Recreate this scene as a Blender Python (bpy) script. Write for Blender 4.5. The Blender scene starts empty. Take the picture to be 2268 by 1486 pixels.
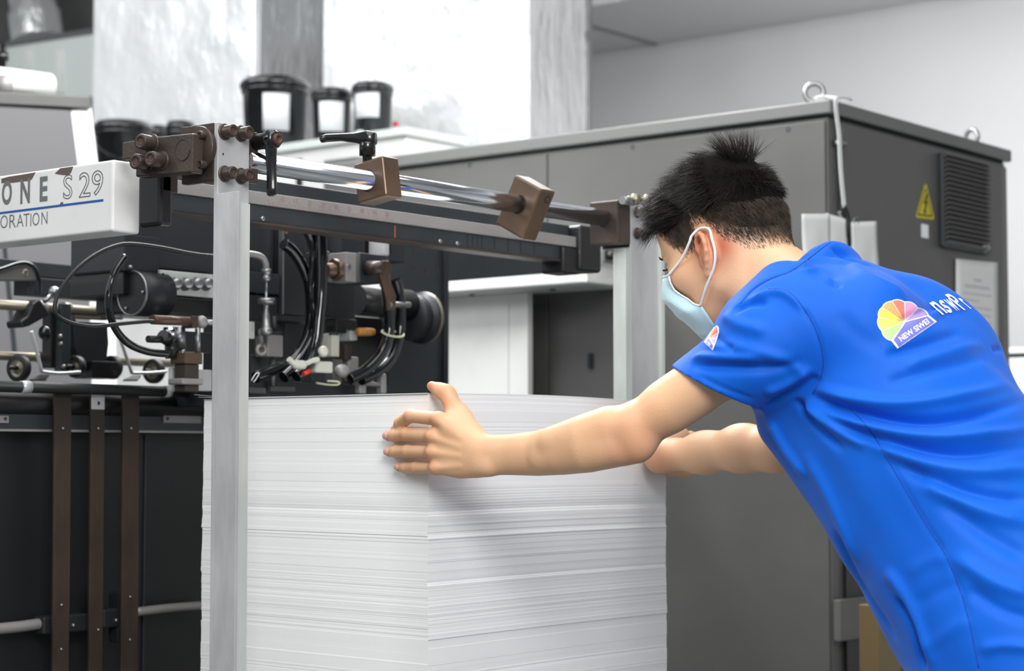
import bpy, bmesh, math, random
import numpy as np
from mathutils import Vector, Matrix
from mathutils.bvhtree import BVHTree

random.seed(7)
RNG = np.random.default_rng(7)
SC = bpy.context.scene
COL = SC.collection

# ------------------------------------------------------------------ camera
FPX, CXP, CYP = 4290.0, 1134.0, 743.0
CAMZ = 1.05
AZ = math.radians(38.9)
PITCH = math.atan(257.0 / FPX)
FWD = Vector((math.cos(AZ) * math.cos(PITCH), math.sin(AZ) * math.cos(PITCH), math.sin(PITCH)))
RGT = Vector((math.sin(AZ), -math.cos(AZ), 0.0))
UPV = RGT.cross(FWD)
CAM = Vector((0, 0, CAMZ))
cam_data = bpy.data.cameras.new('camera')
cam_data.sensor_width = 36.0
cam_data.lens = FPX / 2268.0 * 36.0
cam_data.clip_end = 60
cam_data.dof.use_dof = True
cam_data.dof.focus_distance = 2.9
cam_data.dof.aperture_fstop = 5.6
cam = bpy.data.objects.new('camera', cam_data)
COL.objects.link(cam)
M = Matrix((RGT, UPV, -FWD)).transposed().to_4x4()
M.translation = CAM
cam.matrix_world = M
SC.camera = cam

# ------------------------------------------------------------------ world, light, exposure
SC.view_settings.view_transform = 'Standard'
SC.view_settings.look = 'None'
SC.view_settings.exposure = 0.0
SC.view_settings.gamma = 1.0
SC.view_settings.use_curve_mapping = False
w = bpy.data.worlds.new('hall_light')
w.use_nodes = True
w.node_tree.nodes['Background'].inputs[0].default_value = (0.93, 0.97, 1.0, 1)
w.node_tree.nodes['Background'].inputs[1].default_value = 0.34
SC.world = w


def area(name, loc, target, sx, sy, power, color=(1, 1, 1)):
    l = bpy.data.lights.new(name, 'AREA')
    l.shape = 'RECTANGLE'
    l.size, l.size_y, l.energy, l.color = sx, sy, power, color
    o = bpy.data.objects.new(name, l)
    COL.objects.link(o)
    o.location = loc
    d = Vector(target) - Vector(loc)
    o.rotation_euler = d.to_track_quat('-Z', 'Y').to_euler()
    return o


area('room_and_fill_light', (1.7, 1.0, 4.0), (2.1, 1.3, 0), 2.8, 3.6, 92, (1, 0.99, 0.97))
area('room_and_fill_light', (-1.2, 4.6, 3.6), (3.2, 3.3, 1.3), 2.2, 1.6, 60, (0.97, 0.99, 1))
area('room_and_fill_light', (3.6, 6.4, 4.1), (6.0, 6.6, 2.2), 3.0, 2.0, 92, (0.97, 1, 1))  # unseen lamp, added to whiten the foil ducts
area('room_and_fill_light', (3.55, 3.3, 2.9), (3.8, 3.3, 0), 0.5, 2.6, 112, (1, 1, 1))  # unseen low lamp, added to brighten the upper cabinet front
area('room_and_fill_light', (0.0, -0.75, 2.8), (2.3, 1.8, 1.0), 1.6, 1.4, 112, (1, 0.99, 0.98))  # unseen fill from the camera side, added to lift arm, post and stack
area('room_and_fill_light', (5.6, 2.4, 2.15), (7.1, 4.7, 2.9), 1.0, 1.0, 24, (1, 1, 1))  # added lamp hidden behind the cabinet, stands in for bounce on wall and duct


# ------------------------------------------------------------------ projection helpers (photo pixel -> a point on a plane of the place)
def ray(px, py):
    return FWD + RGT * ((px - CXP) / FPX) + UPV * ((CYP - py) / FPX)


def P(px, py, d):
    return CAM + ray(px, py) * d


def aX(px, py, X):
    v = ray(px, py)
    return CAM + v * (X / v.x)


def aY(px, py, Y):
    v = ray(px, py)
    return CAM + v * (Y / v.y)


# ------------------------------------------------------------------ materials
def lin(c):
    c = c / 255.0
    return c / 12.92 if c <= 0.04045 else ((c + 0.055) / 1.055) ** 2.4


def rgb(r, g, b):
    return (lin(r), lin(g), lin(b), 1.0)


MATS = {}


def mat(name, col, rough=0.5, metal=0.0, col2=None, nscale=6.0, bump=0.0, bscale=60.0, stretch=None,
        coat=0.0, sheen=0.0, sss=0.0, spec=0.5, lo=0.4, hi=0.65, attr=None, bdist=0.01):
    if name in MATS:
        return MATS[name]
    m = bpy.data.materials.new(name)
    m.use_nodes = True
    nt = m.node_tree
    b = nt.nodes['Principled BSDF']
    b.inputs['Base Color'].default_value = col
    b.inputs['Roughness'].default_value = rough
    b.inputs['Metallic'].default_value = metal
    b.inputs['Coat Weight'].default_value = coat
    b.inputs['Specular IOR Level'].default_value = spec
    b.inputs['Sheen Weight'].default_value = sheen
    if sss:
        b.inputs['Subsurface Weight'].default_value = sss
        b.inputs['Subsurface Radius'].default_value = (0.012, 0.005, 0.003)
        b.inputs['Subsurface Scale'].default_value = 0.6
    tc = nt.nodes.new('ShaderNodeTexCoord')
    mp = nt.nodes.new('ShaderNodeMapping')
    nt.links.new(tc.outputs['Object'], mp.inputs[0])
    if stretch:
        mp.inputs['Scale'].default_value = stretch
    if col2 is not None:
        n = nt.nodes.new('ShaderNodeTexNoise')
        n.inputs['Scale'].default_value = nscale
        n.inputs['Detail'].default_value = 5
        nt.links.new(mp.outputs[0], n.inputs['Vector'])
        r = nt.nodes.new('ShaderNodeValToRGB')
        r.color_ramp.elements[0].position = lo
        r.color_ramp.elements[1].position = hi
        r.color_ramp.elements[0].color = col
        r.color_ramp.elements[1].color = col2
        nt.links.new(n.outputs[0], r.inputs[0])
        nt.links.new(r.outputs[0], b.inputs['Base Color'])
        base_out = r.outputs[0]
    else:
        base_out = None
    if attr:
        a = nt.nodes.new('ShaderNodeAttribute')
        a.attribute_name = attr[0]
        mx = nt.nodes.new('ShaderNodeMix')
        mx.data_type = 'RGBA'
        nt.links.new(a.outputs['Fac'], mx.inputs[0])
        if base_out:
            nt.links.new(base_out, mx.inputs[6])
        else:
            mx.inputs[6].default_value = col
        mx.inputs[7].default_value = attr[1]
        nt.links.new(mx.outputs[2], b.inputs['Base Color'])
        if len(attr) > 2:
            a2 = nt.nodes.new('ShaderNodeAttribute')
            a2.attribute_name = attr[2]
            mx2 = nt.nodes.new('ShaderNodeMix')
            mx2.data_type = 'RGBA'
            nt.links.new(a2.outputs['Fac'], mx2.inputs[0])
            nt.links.new(mx.outputs[2], mx2.inputs[6])
            mx2.inputs[7].default_value = attr[3]
            nt.links.new(mx2.outputs[2], b.inputs['Base Color'])
    if bump:
        n2 = nt.nodes.new('ShaderNodeTexNoise')
        n2.inputs['Scale'].default_value = bscale
        n2.inputs['Detail'].default_value = 3
        nt.links.new(mp.outputs[0], n2.inputs['Vector'])
        bp = nt.nodes.new('ShaderNodeBump')
        bp.inputs['Strength'].default_value = bump
        bp.inputs['Distance'].default_value = bdist
        nt.links.new(n2.outputs[0], bp.inputs['Height'])
        nt.links.new(bp.outputs[0], b.inputs['Normal'])
    MATS[name] = m
    return m


mat('wall_paint', rgb(202, 202, 203), 0.7, col2=rgb(196, 196, 197), nscale=1.2)
mat('ceiling_paint', rgb(200, 200, 200), 0.8)
mat('floor_paint', rgb(105, 108, 106), 0.5, col2=rgb(88, 90, 88), nscale=2)
mat('foil', rgb(246, 247, 248), 0.34, 0.35, col2=rgb(226, 228, 230), nscale=3.0, bump=1.0, bdist=0.028, bscale=6, stretch=(1, 1, 0.8), lo=0.45, hi=0.7)
mat('foil_end', rgb(208, 209, 210), 0.3, 0.6, bdist=0.03, bump=0.8, bscale=9, stretch=(2, 1, .6))
mat('duct_metal', rgb(205, 206, 207), 0.5, 0.2)
mat('paper', rgb(240, 241, 241), 0.75, spec=0.25)
mat('paper_sheet', rgb(226, 228, 228), 0.7, spec=0.25)
mat('cabinet_grey', rgb(86, 86, 85), 0.42, 0.0, col2=rgb(80, 80, 79), nscale=3, spec=0.45)
mat('cabinet_lid', rgb(100, 101, 100), 0.4)
mat('gap_dark', rgb(28, 36, 42), 0.7)
mat('white_enamel', rgb(232, 233, 232), 0.35, col2=rgb(222, 223, 222), nscale=7, coat=0.2)
mat('white_machine', rgb(226, 227, 225), 0.45, col2=rgb(214, 215, 214), nscale=5)
mat('grey_machine', rgb(98, 98, 100), 0.5)
mat('grey_dark_panel', rgb(92, 92, 91), 0.5, col2=rgb(82, 83, 80), nscale=3)
mat('aluminium', rgb(204, 205, 206), 0.42, 0.35, col2=rgb(182, 183, 185), nscale=14, stretch=(1, 1, 0.35), bump=0.08, bscale=60)
mat('aluminium_pale', rgb(206, 212, 208), 0.5, 0.15, col2=rgb(182, 187, 184), nscale=12, stretch=(1, 1, 0.3))
mat('chrome', rgb(226, 230, 238), 0.13, 1.0)
mat('steel', rgb(150, 151, 152), 0.33, 0.85)
mat('steel_soft', rgb(150, 147, 146), 0.5, 0.4, col2=rgb(168, 165, 164), nscale=10, stretch=(0.3, 1, 1))
mat('brown_steel', rgb(62, 53, 49), 0.4, 0.35, col2=rgb(80, 69, 62), nscale=9, bump=0.06, bscale=200)
mat('brown_steel_warm', rgb(92, 74, 62), 0.36, 0.45, col2=rgb(112, 90, 72), nscale=8)
mat('rust_dark', rgb(46, 38, 34), 0.55, 0.2, col2=rgb(82, 66, 52), nscale=5, stretch=(2, 2, 0.6))
mat('blued_steel', rgb(52, 57, 61), 0.45, 0.3, col2=rgb(62, 67, 71), nscale=5)
mat('blued_steel_dark', rgb(38, 41, 45), 0.45, 0.2, col2=rgb(46, 49, 53), nscale=5)
mat('black_steel', rgb(27, 27, 29), 0.38, 0.1, coat=0.15)
mat('black_panel', rgb(21, 22, 25), 0.45, col2=rgb(27, 28, 31), nscale=2)
mat('rubber_black', rgb(22, 23, 25), 0.5)
mat('hose_black', rgb(7, 10, 14), 0.1, coat=0.6)
mat('plastic_black', rgb(22, 23, 24), 0.22, coat=0.4)
mat('socket_rust', rgb(84, 60, 50), 0.6, 0.2)
mat('brass_dull', rgb(146, 140, 124), 0.38, 0.6, col2=rgb(126, 120, 106), nscale=9)
mat('orange_handle', rgb(190, 130, 62), 0.5)
mat('red_plastic', rgb(214, 50, 36), 0.4)
mat('clear_plastic', rgb(196, 196, 184), 0.12, coat=0.4)
mat('tie_cream', rgb(206, 206, 182), 0.5)
mat('white_strap', rgb(226, 228, 229), 0.8)
mat('bucket_black', rgb(26, 29, 32), 0.22, coat=0.5)
mat('label_white', rgb(238, 241, 244), 0.6)
mat('pale_green', rgb(212, 219, 216), 0.4)
mat('yellow_sign', rgb(196, 184, 22), 0.45)
mat('sign_black', rgb(48, 46, 20), 0.5)
mat('ink_grey', rgb(104, 110, 110), 0.5)
mat('ink_thin', rgb(70, 72, 76), 0.5)
mat('ink_soft', rgb(196, 198, 200), 0.7)
mat('ink_blue', rgb(22, 84, 160), 0.45)
mat('chip_brown', rgb(96, 82, 78), 0.6)
mat('scale_ink', rgb(150, 112, 100), 0.6)
mat('orange_mark', rgb(178, 90, 56), 0.6)
mat('brass_post', rgb(122, 104, 72), 0.45, 0.4)


# ------------------------------------------------------------------ mesh builder
class MB:
    def __init__(self):
        self.v, self.f, self.sm = [], [], []

    def add(self, vs, fs, smooth=False):
        n = len(self.v)
        self.v += [Vector(a) for a in vs]
        self.f += [[i + n for i in f] for f in fs]
        self.sm += [smooth] * len(fs)
        return self

    def box(self, a, b, mtx=None):
        (x0, y0, z0), (x1, y1, z1) = a, b
        x0, x1 = min(x0, x1), max(x0, x1)
        y0, y1 = min(y0, y1), max(y0, y1)
        z0, z1 = min(z0, z1), max(z0, z1)
        vs = [Vector(p) for p in ((x0, y0, z0), (x1, y0, z0), (x1, y1, z0), (x0, y1, z0), (x0, y0, z1), (x1, y0, z1), (x1, y1, z1), (x0, y1, z1))]
        if mtx is not None:
            vs = [mtx @ p for p in vs]
        return self.add(vs, [(0, 3, 2, 1), (4, 5, 6, 7), (0, 1, 5, 4), (1, 2, 6, 5), (2, 3, 7, 6), (3, 0, 4, 7)])

    def prism(self, poly, off):
        """poly: 3D points in order, off: extrusion vector"""
        n = len(poly)
        off = Vector(off)
        poly = [Vector(p) for p in poly]
        nrm = Vector((0, 0, 0))
        for i in range(n):
            nrm += poly[i].cross(poly[(i + 1) % n])
        if nrm.dot(off) > 0:
            poly = poly[::-1]
        vs = poly + [p + off for p in poly]
        fs = [list(range(n)), list(range(2 * n - 1, n - 1, -1))]
        for i in range(n):
            j = (i + 1) % n
            fs.append([j, i, i + n, j + n])
        return self.add(vs, fs)

    def tube(self, pts, r, seg=12, caps=True, smooth=True):
        pts = [Vector(p) for p in pts]
        n = len(pts)
        rs = r if isinstance(r, (list, tuple)) else [r] * n
        vs, fs = [], []
        up = None
        for i, p in enumerate(pts):
            t = (pts[min(i + 1, n - 1)] - pts[max(i - 1, 0)]).normalized()
            if up is None:
                up = Vector((0, 0, 1)) if abs(t.z) < 0.9 else Vector((1, 0, 0))
            up = (up - t * up.dot(t))
            if up.length < 1e-6:
                up = t.orthogonal()
            up.normalize()
            s = t.cross(up)
            for k in range(seg):
                a = 2 * math.pi * k / seg
                vs.append(p + (up * math.cos(a) + s * math.sin(a)) * rs[i])
        for i in range(n - 1):
            for k in range(seg):
                a, b = i * seg + k, i * seg + (k + 1) % seg
                fs.append([a, a + seg, b + seg, b])
        self.add(vs, fs, smooth)
        if caps:
            self.add(vs[:seg], [list(range(seg))])
            self.add(vs[-seg:], [list(range(seg - 1, -1, -1))])
        return self

    def cyl(self, a, b, r, seg=24, r2=None):
        return self.tube([a, b], [r, r if r2 is None else r2], seg)

    def lathe(self, base, axis, prof, seg=32):
        """prof: list of (radius, height along axis)"""
        base = Vector(base)
        ax = Vector(axis).normalized()
        u = ax.orthogonal().normalized()
        v = ax.cross(u)
        vs, fs = [], []
        for (r, h) in prof:
            for k in range(seg):
                a = 2 * math.pi * k / seg
                vs.append(base + ax * h + (u * math.cos(a) + v * math.sin(a)) * r)
        for i in range(len(prof) - 1):
            for k in range(seg):
                a, b = i * seg + k, i * seg + (k + 1) % seg
                fs.append([a, b, b + seg, a + seg])
        return self.add(vs, fs, True)

    def ring(self, c, axis, R, r, seg=32, s2=10):
        ax = Vector(axis).normalized()
        u = ax.orthogonal().normalized()
        v = ax.cross(u)
        c = Vector(c)
        vs, fs = [], []
        for i in range(seg):
            a = 2 * math.pi * i / seg
            d = u * math.cos(a) + v * math.sin(a)
            for j in range(s2):
                b = 2 * math.pi * j / s2
                vs.append(c + d * (R + r * math.cos(b)) + ax * r * math.sin(b))
        for i in range(seg):
            for j in range(s2):
                fs.append([i * s2 + j, ((i + 1) % seg) * s2 + j, ((i + 1) % seg) * s2 + (j + 1) % s2, i * s2 + (j + 1) % s2])
        return self.add(vs, fs, True)

    def ball(self, c, r, seg=16):
        if not isinstance(r, (tuple, list)):
            r = (r, r, r)
        prof = []
        vs, fs = [], []
        c = Vector(c)
        for i in range(seg // 2 + 1):
            th = math.pi * i / (seg // 2)
            for k in range(seg):
                a = 2 * math.pi * k / seg
                vs.append(c + Vector((r[0] * math.sin(th) * math.cos(a), r[1] * math.sin(th) * math.sin(a), -r[2] * math.cos(th))))
        for i in range(seg // 2):
            for k in range(seg):
                a, b = i * seg + k, i * seg + (k + 1) % seg
                fs.append([a, b, b + seg, a + seg])
        return self.add(vs, fs, True)

    def build(self, name, material, parent=None, bevel=0.0, origin=None, seg=2):
        me = bpy.data.meshes.new(name)
        vs = self.v
        if parent is not None:
            off = world_base(parent)
        else:
            if origin is None:
                lo = Vector([min(p[i] for p in vs) for i in range(3)])
                hi = Vector([max(p[i] for p in vs) for i in range(3)])
                origin = Vector(((lo.x + hi.x) / 2, (lo.y + hi.y) / 2, lo.z))
            off = Vector(origin)
        me.from_pydata([tuple(p - off) for p in vs], [], self.f)
        me.polygons.foreach_set('use_smooth', self.sm)
        me.materials.append(MATS[material] if isinstance(material, str) else material)
        bm = bmesh.new()
        bm.from_mesh(me)
        bmesh.ops.remove_doubles(bm, verts=bm.verts, dist=1e-6)
        bmesh.ops.recalc_face_normals(bm, faces=bm.faces)
        bm.to_mesh(me)
        bm.free()
        o = bpy.data.objects.new(name, me)
        COL.objects.link(o)
        if parent is not None:
            o.parent = parent
        else:
            o.location = off
        if bevel:
            md = o.modifiers.new('bevel', 'BEVEL')
            md.width = bevel
            md.segments = seg
            md.limit_method = 'ANGLE'
            md.angle_limit = math.radians(40)
        return o


def world_base(o):
    v = Vector((0, 0, 0))
    while o is not None:
        v += Vector(o.location)
        o = o.parent
    return v


def tag(o, label=None, cat=None, group=None, kind=None):
    if label:
        o['label'] = label
    if cat:
        o['category'] = cat
    if group:
        o['group'] = group
    if kind:
        o['kind'] = kind
    return o


def thing(name, label, cat, loc, group=None):
    o = bpy.data.objects.new(name, None)
    o.empty_display_size = 0.05
    COL.objects.link(o)
    o.location = loc
    return tag(o, label, cat, group)


def struct(name, mb, m, bevel=0):
    return tag(mb.build(name, m, bevel=bevel), kind='structure')


def rY(px0, px1, py0, py1, Y, dep):
    """box with a -Y face seen at these photo edges, going dep back"""
    pm = (px0 + px1) / 2
    x0 = aY(px0, py1, Y).x
    x1 = aY(px1, py1, Y).x
    return (x0, Y, aY(pm, py1, Y).z), (x1, Y + dep, aY(pm, py0, Y).z)


def rX(px0, px1, py0, py1, X, dep):
    pm = (px0 + px1) / 2
    return (X, aX(px1, py1, X).y, aX(pm, py1, X).z), (X + dep, aX(px0, py1, X).y, aX(pm, py0, X).z)


def spline(pts, n=10):
    pts = [Vector(p) for p in pts]
    out = []
    for i in range(len(pts) - 1):
        p0, p1, p2, p3 = pts[max(i - 1, 0)], pts[i], pts[i + 1], pts[min(i + 2, len(pts) - 1)]
        for k in range(n):
            t = k / n
            out.append(0.5 * ((2 * p1) + (p2 - p0) * t + (2 * p0 - 5 * p1 + 4 * p2 - p3) * t * t + (-p0 + 3 * p1 - 3 * p2 + p3) * t ** 3))
    out.append(pts[-1])
    return out


def text2d(s, bold=0.0, outline=0.0):
    """returns 2D verts, faces, width, height for a string, cap height about 0.7"""
    cu = bpy.data.curves.new('lettering', 'FONT')
    cu.body = s
    cu.size = 1.0
    cu.resolution_u = 4
    if outline:
        cu.fill_mode = 'NONE'
        cu.bevel_depth = outline
        cu.bevel_resolution = 0
    else:
        cu.offset = bold
    o = bpy.data.objects.new('lettering', cu)
    COL.objects.link(o)
    dg = bpy.context.evaluated_depsgraph_get()
    dg.update()
    me = bpy.data.meshes.new_from_object(o.evaluated_get(dg))
    vs = [v.co.copy() for v in me.vertices]
    fs = [list(p.vertices) for p in me.polygons]
    bpy.data.objects.remove(o)
    bpy.data.curves.remove(cu)
    bpy.data.meshes.remove(me)
    return vs, fs


def text_on(mb, s, origin, xdir, ydir, width, height, bold=0.0, outline=0.0, lift=None):
    """fit a string in a rectangle origin(bottom-left) xdir*width, ydir*height"""
    vs, fs = text2d(s, bold, outline)
    x0, x1 = min(v.x for v in vs), max(v.x for v in vs)
    y0, y1 = min(v.y for v in vs), max(v.y for v in vs)
    xd, yd = Vector(xdir).normalized(), Vector(ydir).normalized()
    nd = xd.cross(yd)
    out = []
    for v in vs:
        z = v.z * 0.004 if outline else 0
        out.append(Vector(origin) + xd * ((v.x - x0) / (x1 - x0) * width) + yd * ((v.y - y0) / (y1 - y0) * height) + nd * (z + 0.0003))
    mb.add(out, fs)
    return mb
# ------------------------------------------------------------------ setting
struct('floor', MB().box((-3, -3, -0.05), (8.2, 13, 0)), 'floor_paint')
struct('ceiling', MB().box((-3, -3, 4.5), (8.2, 13, 4.55)), 'ceiling_paint')
struct('wall_back', MB().box((7.2, -3, 0), (7.3, 13, 4.5)), 'wall_paint')
# boxed air duct running along the wall above everything
zs = aX(1550, 83, 7.2).z
d = thing('air_duct', 'wide pale grey boxed duct running along the wall below the ceiling', 'duct', (6.9, 3.0, zs))
x_front = (P(1330, 10, 1)); x_front = CAM + ray(1330, 10) * ((zs - CAMZ) / ray(1330, 10).z)
MB().box((x_front.x, -2.0, zs), (7.19, 6.2, zs + 0.6)).build('duct_body', 'duct_metal', d)
for yy in (0.35, 1.9, 3.45, 4.95):
    MB().box((x_front.x - 0.004, yy, zs - 0.006), (7.19, yy + 0.03, zs + 0.6)).build('flange_seam', 'steel', d)
MB().box((x_front.x - 0.006, 4.6, zs + 0.0), (x_front.x, 6.2, zs + 0.6)).build('foil_patch', 'foil', d)


def foil_duct(px0, px1, px2, X, label, ztop=4.5, zbot=0.0):
    pc = aX(px1, 300, X)
    y0 = pc.y
    y1 = aX(px0, 300, X).y
    x1 = aY(px2, 300, y0).x
    t = thing('insulated_duct', label, 'duct', ((X + x1) / 2, (y0 + y1) / 2, zbot), 'foil wrapped ducts behind the press')
    MB().box((X, y0, zbot), (x1, y1, ztop)).build('foil_wrap', 'foil', t, bevel=0.02)
    MB().box((X + 0.03, y0 - 0.004, zbot), (x1 - 0.004, y0, ztop)).build('shaded_side', 'foil_end', t)  # greyer foil sheet: shade on the riser's side put into the colour
    return t


foil_duct(710, 1160, 1297, 5.6, 'wide foil wrapped duct riser behind the cabinet, nearer the wall duct')
foil_duct(200, 562, 712, 5.6, 'wide foil wrapped duct riser behind the black pails, further left')
# thin dark corner trim of the riser nearest the wall duct
pt = aY(1297, 300, aX(1160, 300, 5.6).y)
tag(MB().box((pt.x, pt.y - 0.012, 1.2), (pt.x + 0.03, pt.y + 0.012, 4.5)).build('corner_strip', 'steel'), 'thin dark corner strip on the edge of the foil duct riser', 'trim strip')

# ------------------------------------------------------------------ control cabinet
XC = 4.134
c0 = aX(1835, 400, XC)
YC = c0.y
ZT = aX(1838, 222, XC).z
x1c = aY(2226, 400, YC).x
yEnd = aX(722, 352, XC).y
cab = thing('control_cabinet', 'large grey steel control cabinet with eye bolts on its lid, behind the worker', 'cabinet', ((XC + x1c) / 2, (YC + yEnd) / 2, 0))
lidh = aX(1838, 222, XC).z - aX(1838, 258, XC).z
zl = ZT - lidh
MB().box((XC, YC, 0.0), (x1c, yEnd, zl)).build('body', 'cabinet_grey', cab, bevel=0.003)
MB().box((XC - 0.015, YC - 0.015, zl + 0.006), (x1c + 0.015, yEnd + 0.015, ZT)).build('lid', 'cabinet_lid', cab, bevel=0.004)
MB().box((XC + 0.004, YC + 0.004, zl - 0.001), (x1c - 0.004, yEnd - 0.004, zl + 0.007)).build('lid_gap', 'gap_dark', cab)
ys = aX(1216, 340, XC).y
MB().box((XC - 0.006, YC + 0.006, 0.05), (XC, ys - 0.004, zl - 0.008)).build('front_panel', 'cabinet_grey', cab, bevel=0.002)
MB().box((XC - 0.006, ys + 0.004, 0.05), (XC, yEnd - 0.01, zl - 0.008)).build('front_panel', 'cabinet_grey', cab, bevel=0.002)
for px, py in ((1746, 287), (1401, 326), (1040, 366)):
    q = aX(px, py, XC - 0.006)
    m = MB().lathe(q, (-1, 0, 0), [(0.0065, -0.004), (0.0065, 0.0005), (0.004, 0.0008), (0.0035, -0.002), (0.0, -0.002)], 16)
    m.build('screw', 'gap_dark', cab)
# door on the end of the cabinet
MB().box((XC + 0.05, YC - 0.012, 0.82), (x1c - 0.045, YC, zl - 0.01)).build('door', 'cabinet_grey', cab, bevel=0.003)
MB().box((x1c - 0.04, YC - 0.006, 0.05), (x1c - 0.001, YC, zl - 0.01)).build('edge_strip', 'cabinet_lid', cab, bevel=0.002)
h = aY(1849, 318, YC)
MB().cyl(h + Vector((-.005, 0, 0)), h + Vector((-.005, -.022, 0)), 0.009).cyl(h + Vector((-.02, -.02, 0)), h + Vector((.018, -.02, 0)), 0.005).build('hinge_pin', 'steel', cab)
# flat black sheet on the lower end of the cabinet
MB().box((XC + 0.05, YC - 0.010, 0.03), (x1c - 0.045, YC - 0.001, 0.815)).build('lower_black_sheet', 'black_panel', cab)
a, b = rY(1846, 1950, 1322, 1412, YC - 0.0101, 0.0)
MB().box((a[0], YC - 0.03, a[2]), (a[0] + 0.5, YC - 0.0101, b[2])).build('lower_panel', 'grey_dark_panel', cab, bevel=0.002)


def eye_bolt(px, py, Y, label, axr):
    q = aY(px, py, Y)
    z0 = ZT
    R = 0.023
    t = thing('eye_bolt', label, 'eye bolt', (q.x, Y, z0), 'eye bolts on the cabinet lid')
    MB().ring((q.x, Y, z0 + R + 0.012), axr, R, 0.0065).build('ring', 'steel', t)
    MB().lathe((q.x, Y, z0), (0, 0, 1), [(0.0, 0), (0.017, 0), (0.017, 0.006), (0.009, 0.012), (0.006, 0.016), (0, 0.016)]).build('collar', 'steel', t)
    return q


e1 = eye_bolt(1803, 205, YC + 0.07, 'steel eye bolt on the near corner of the cabinet lid, tied with a white strap', (-.9, -.45, 0))
e2 = eye_bolt(2152, 300, YC + 0.07, 'bare steel eye bolt on the far right of the cabinet lid', (-.95, .3, 0))

# white strap, clip and the papers it holds
sp = [e1 + Vector((-.02, -.012, 0.02)), Vector((e1.x, YC + 0.04, ZT + 0.022)), Vector((e1.x + .05, YC - 0.01, ZT + 0.014)), aY(1852, 222, YC - 0.03), aY(1858, 300, YC - 0.03), aY(1862, 380, YC - 0.03), aY(1869, 456, YC - 0.03)]
sp[0].z = ZT + 0.018
t = thing('hanging_strap', 'white cloth strap tied to the eye bolt and hanging down the cabinet corner', 'strap', sp[3])


def ribbon(m, pts, wv, th):
    pts = spline(pts, 8)
    wv = Vector(wv)
    for s0, s1 in zip(pts[:-1], pts[1:]):
        nn = (s1 - s0).cross(wv).normalized() * th
        m.add([s0 - wv, s0 + wv, s1 + wv, s1 - wv, s0 - wv + nn, s0 + wv + nn, s1 + wv + nn, s1 - wv + nn],
              [(0, 1, 2, 3), (7, 6, 5, 4), (0, 4, 5, 1), (2, 6, 7, 3), (0, 3, 7, 4), (1, 5, 6, 2)], False)


m = MB(); ribbon(m, sp, (.008, 0, 0.004), .0015); m.build('strap_band', 'white_strap', t)
m = MB(); ribbon(m, [p + Vector((-.011, -.004, 0)) for p in sp[2:]], (.005, 0, 0), .0015); m.build('strap_band', 'white_strap', t)
m = MB(); ribbon(m, [Vector((e1.x - .03, e1.y - .02, ZT + .012)), Vector((e1.x, e1.y - .03, ZT + .018)), Vector((e1.x + .03, e1.y - .02, ZT + .012))], (0, 0, .006), .002)
m.build('knot', 'white_strap', t)
t = thing('paper_clip', 'black handled clip hanging on the end of the white strap', 'clip', aY(1874, 545, YC - 0.03))
MB().tube(spline([aY(1868, 458, YC - .045), aY(1876, 480, YC - .05), aY(1878, 520, YC - .05), aY(1879, 540, YC - .045)], 6), 0.0085, 12).build('handle', 'plastic_black', t)
MB().tube(spline([aY(1860, 468, YC - .035), aY(1862, 480, YC - .035), aY(1868, 500, YC - .04)], 5), 0.006, 10).build('lever', 'steel', t)
MB().ring(aY(1895, 492, YC - .03), (0, 1, 0.2), 0.012, 0.002).build('wire_ring', 'steel', t)


def sheet(px, Y, label, nm='paper_note', curl=0.008, group=None, lines=True, matn='paper_sheet'):
    """px: four photo corners tl,tr,br,bl hanging against Y"""
    q = [aY(x, y, Y) for x, y in px]
    m = MB()
    n = 8
    vs = []
    for j in range(n + 1):
        for i in range(n + 1):
            u, v = i / n, j / n
            p = (q[0] * (1 - u) + q[1] * u) * (1 - v) + (q[3] * (1 - u) + q[2] * u) * v
            vs.append(p + Vector((0, -curl * (math.sin(u * 3 + v) ** 2) * v, 0)))
    fs = []
    for j in range(n):
        for i in range(n):
            a = j * (n + 1) + i
            fs.append((a, a + 1, a + n + 2, a + n + 1))
    m.add(vs, fs, True)
    o = m.build(nm, matn)
    sd = o.modifiers.new('thickness', 'SOLIDIFY'); sd.thickness = 0.0008
    tag(o, label, 'paper', group)
    if lines:
        L = MB()
        for k in range(lines):
            v = 0.22 + 0.07 * k
            if v > 0.93:
                break
            u0, u1 = 0.16, (0.84 if k % 4 != 3 else 0.55)
            if k == 0:
                u0, u1 = 0.42, 0.6
            if k == 1:
                u0, u1 = 0.2, 0.8
            a = [(q[0] * (1 - u) + q[1] * u) * (1 - v) + (q[3] * (1 - u) + q[2] * u) * v + Vector((0, -0.0012, 0)) for u in (u0, u1)]
            hz = 0.0045 if k > 1 else 0.008
            L.add([a[0], a[1], a[1] + Vector((0, 0, hz)), a[0] + Vector((0, 0, hz))], [(0, 1, 2, 3)])
        L.build('print_lines', 'ink_soft', o)
    return o


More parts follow.
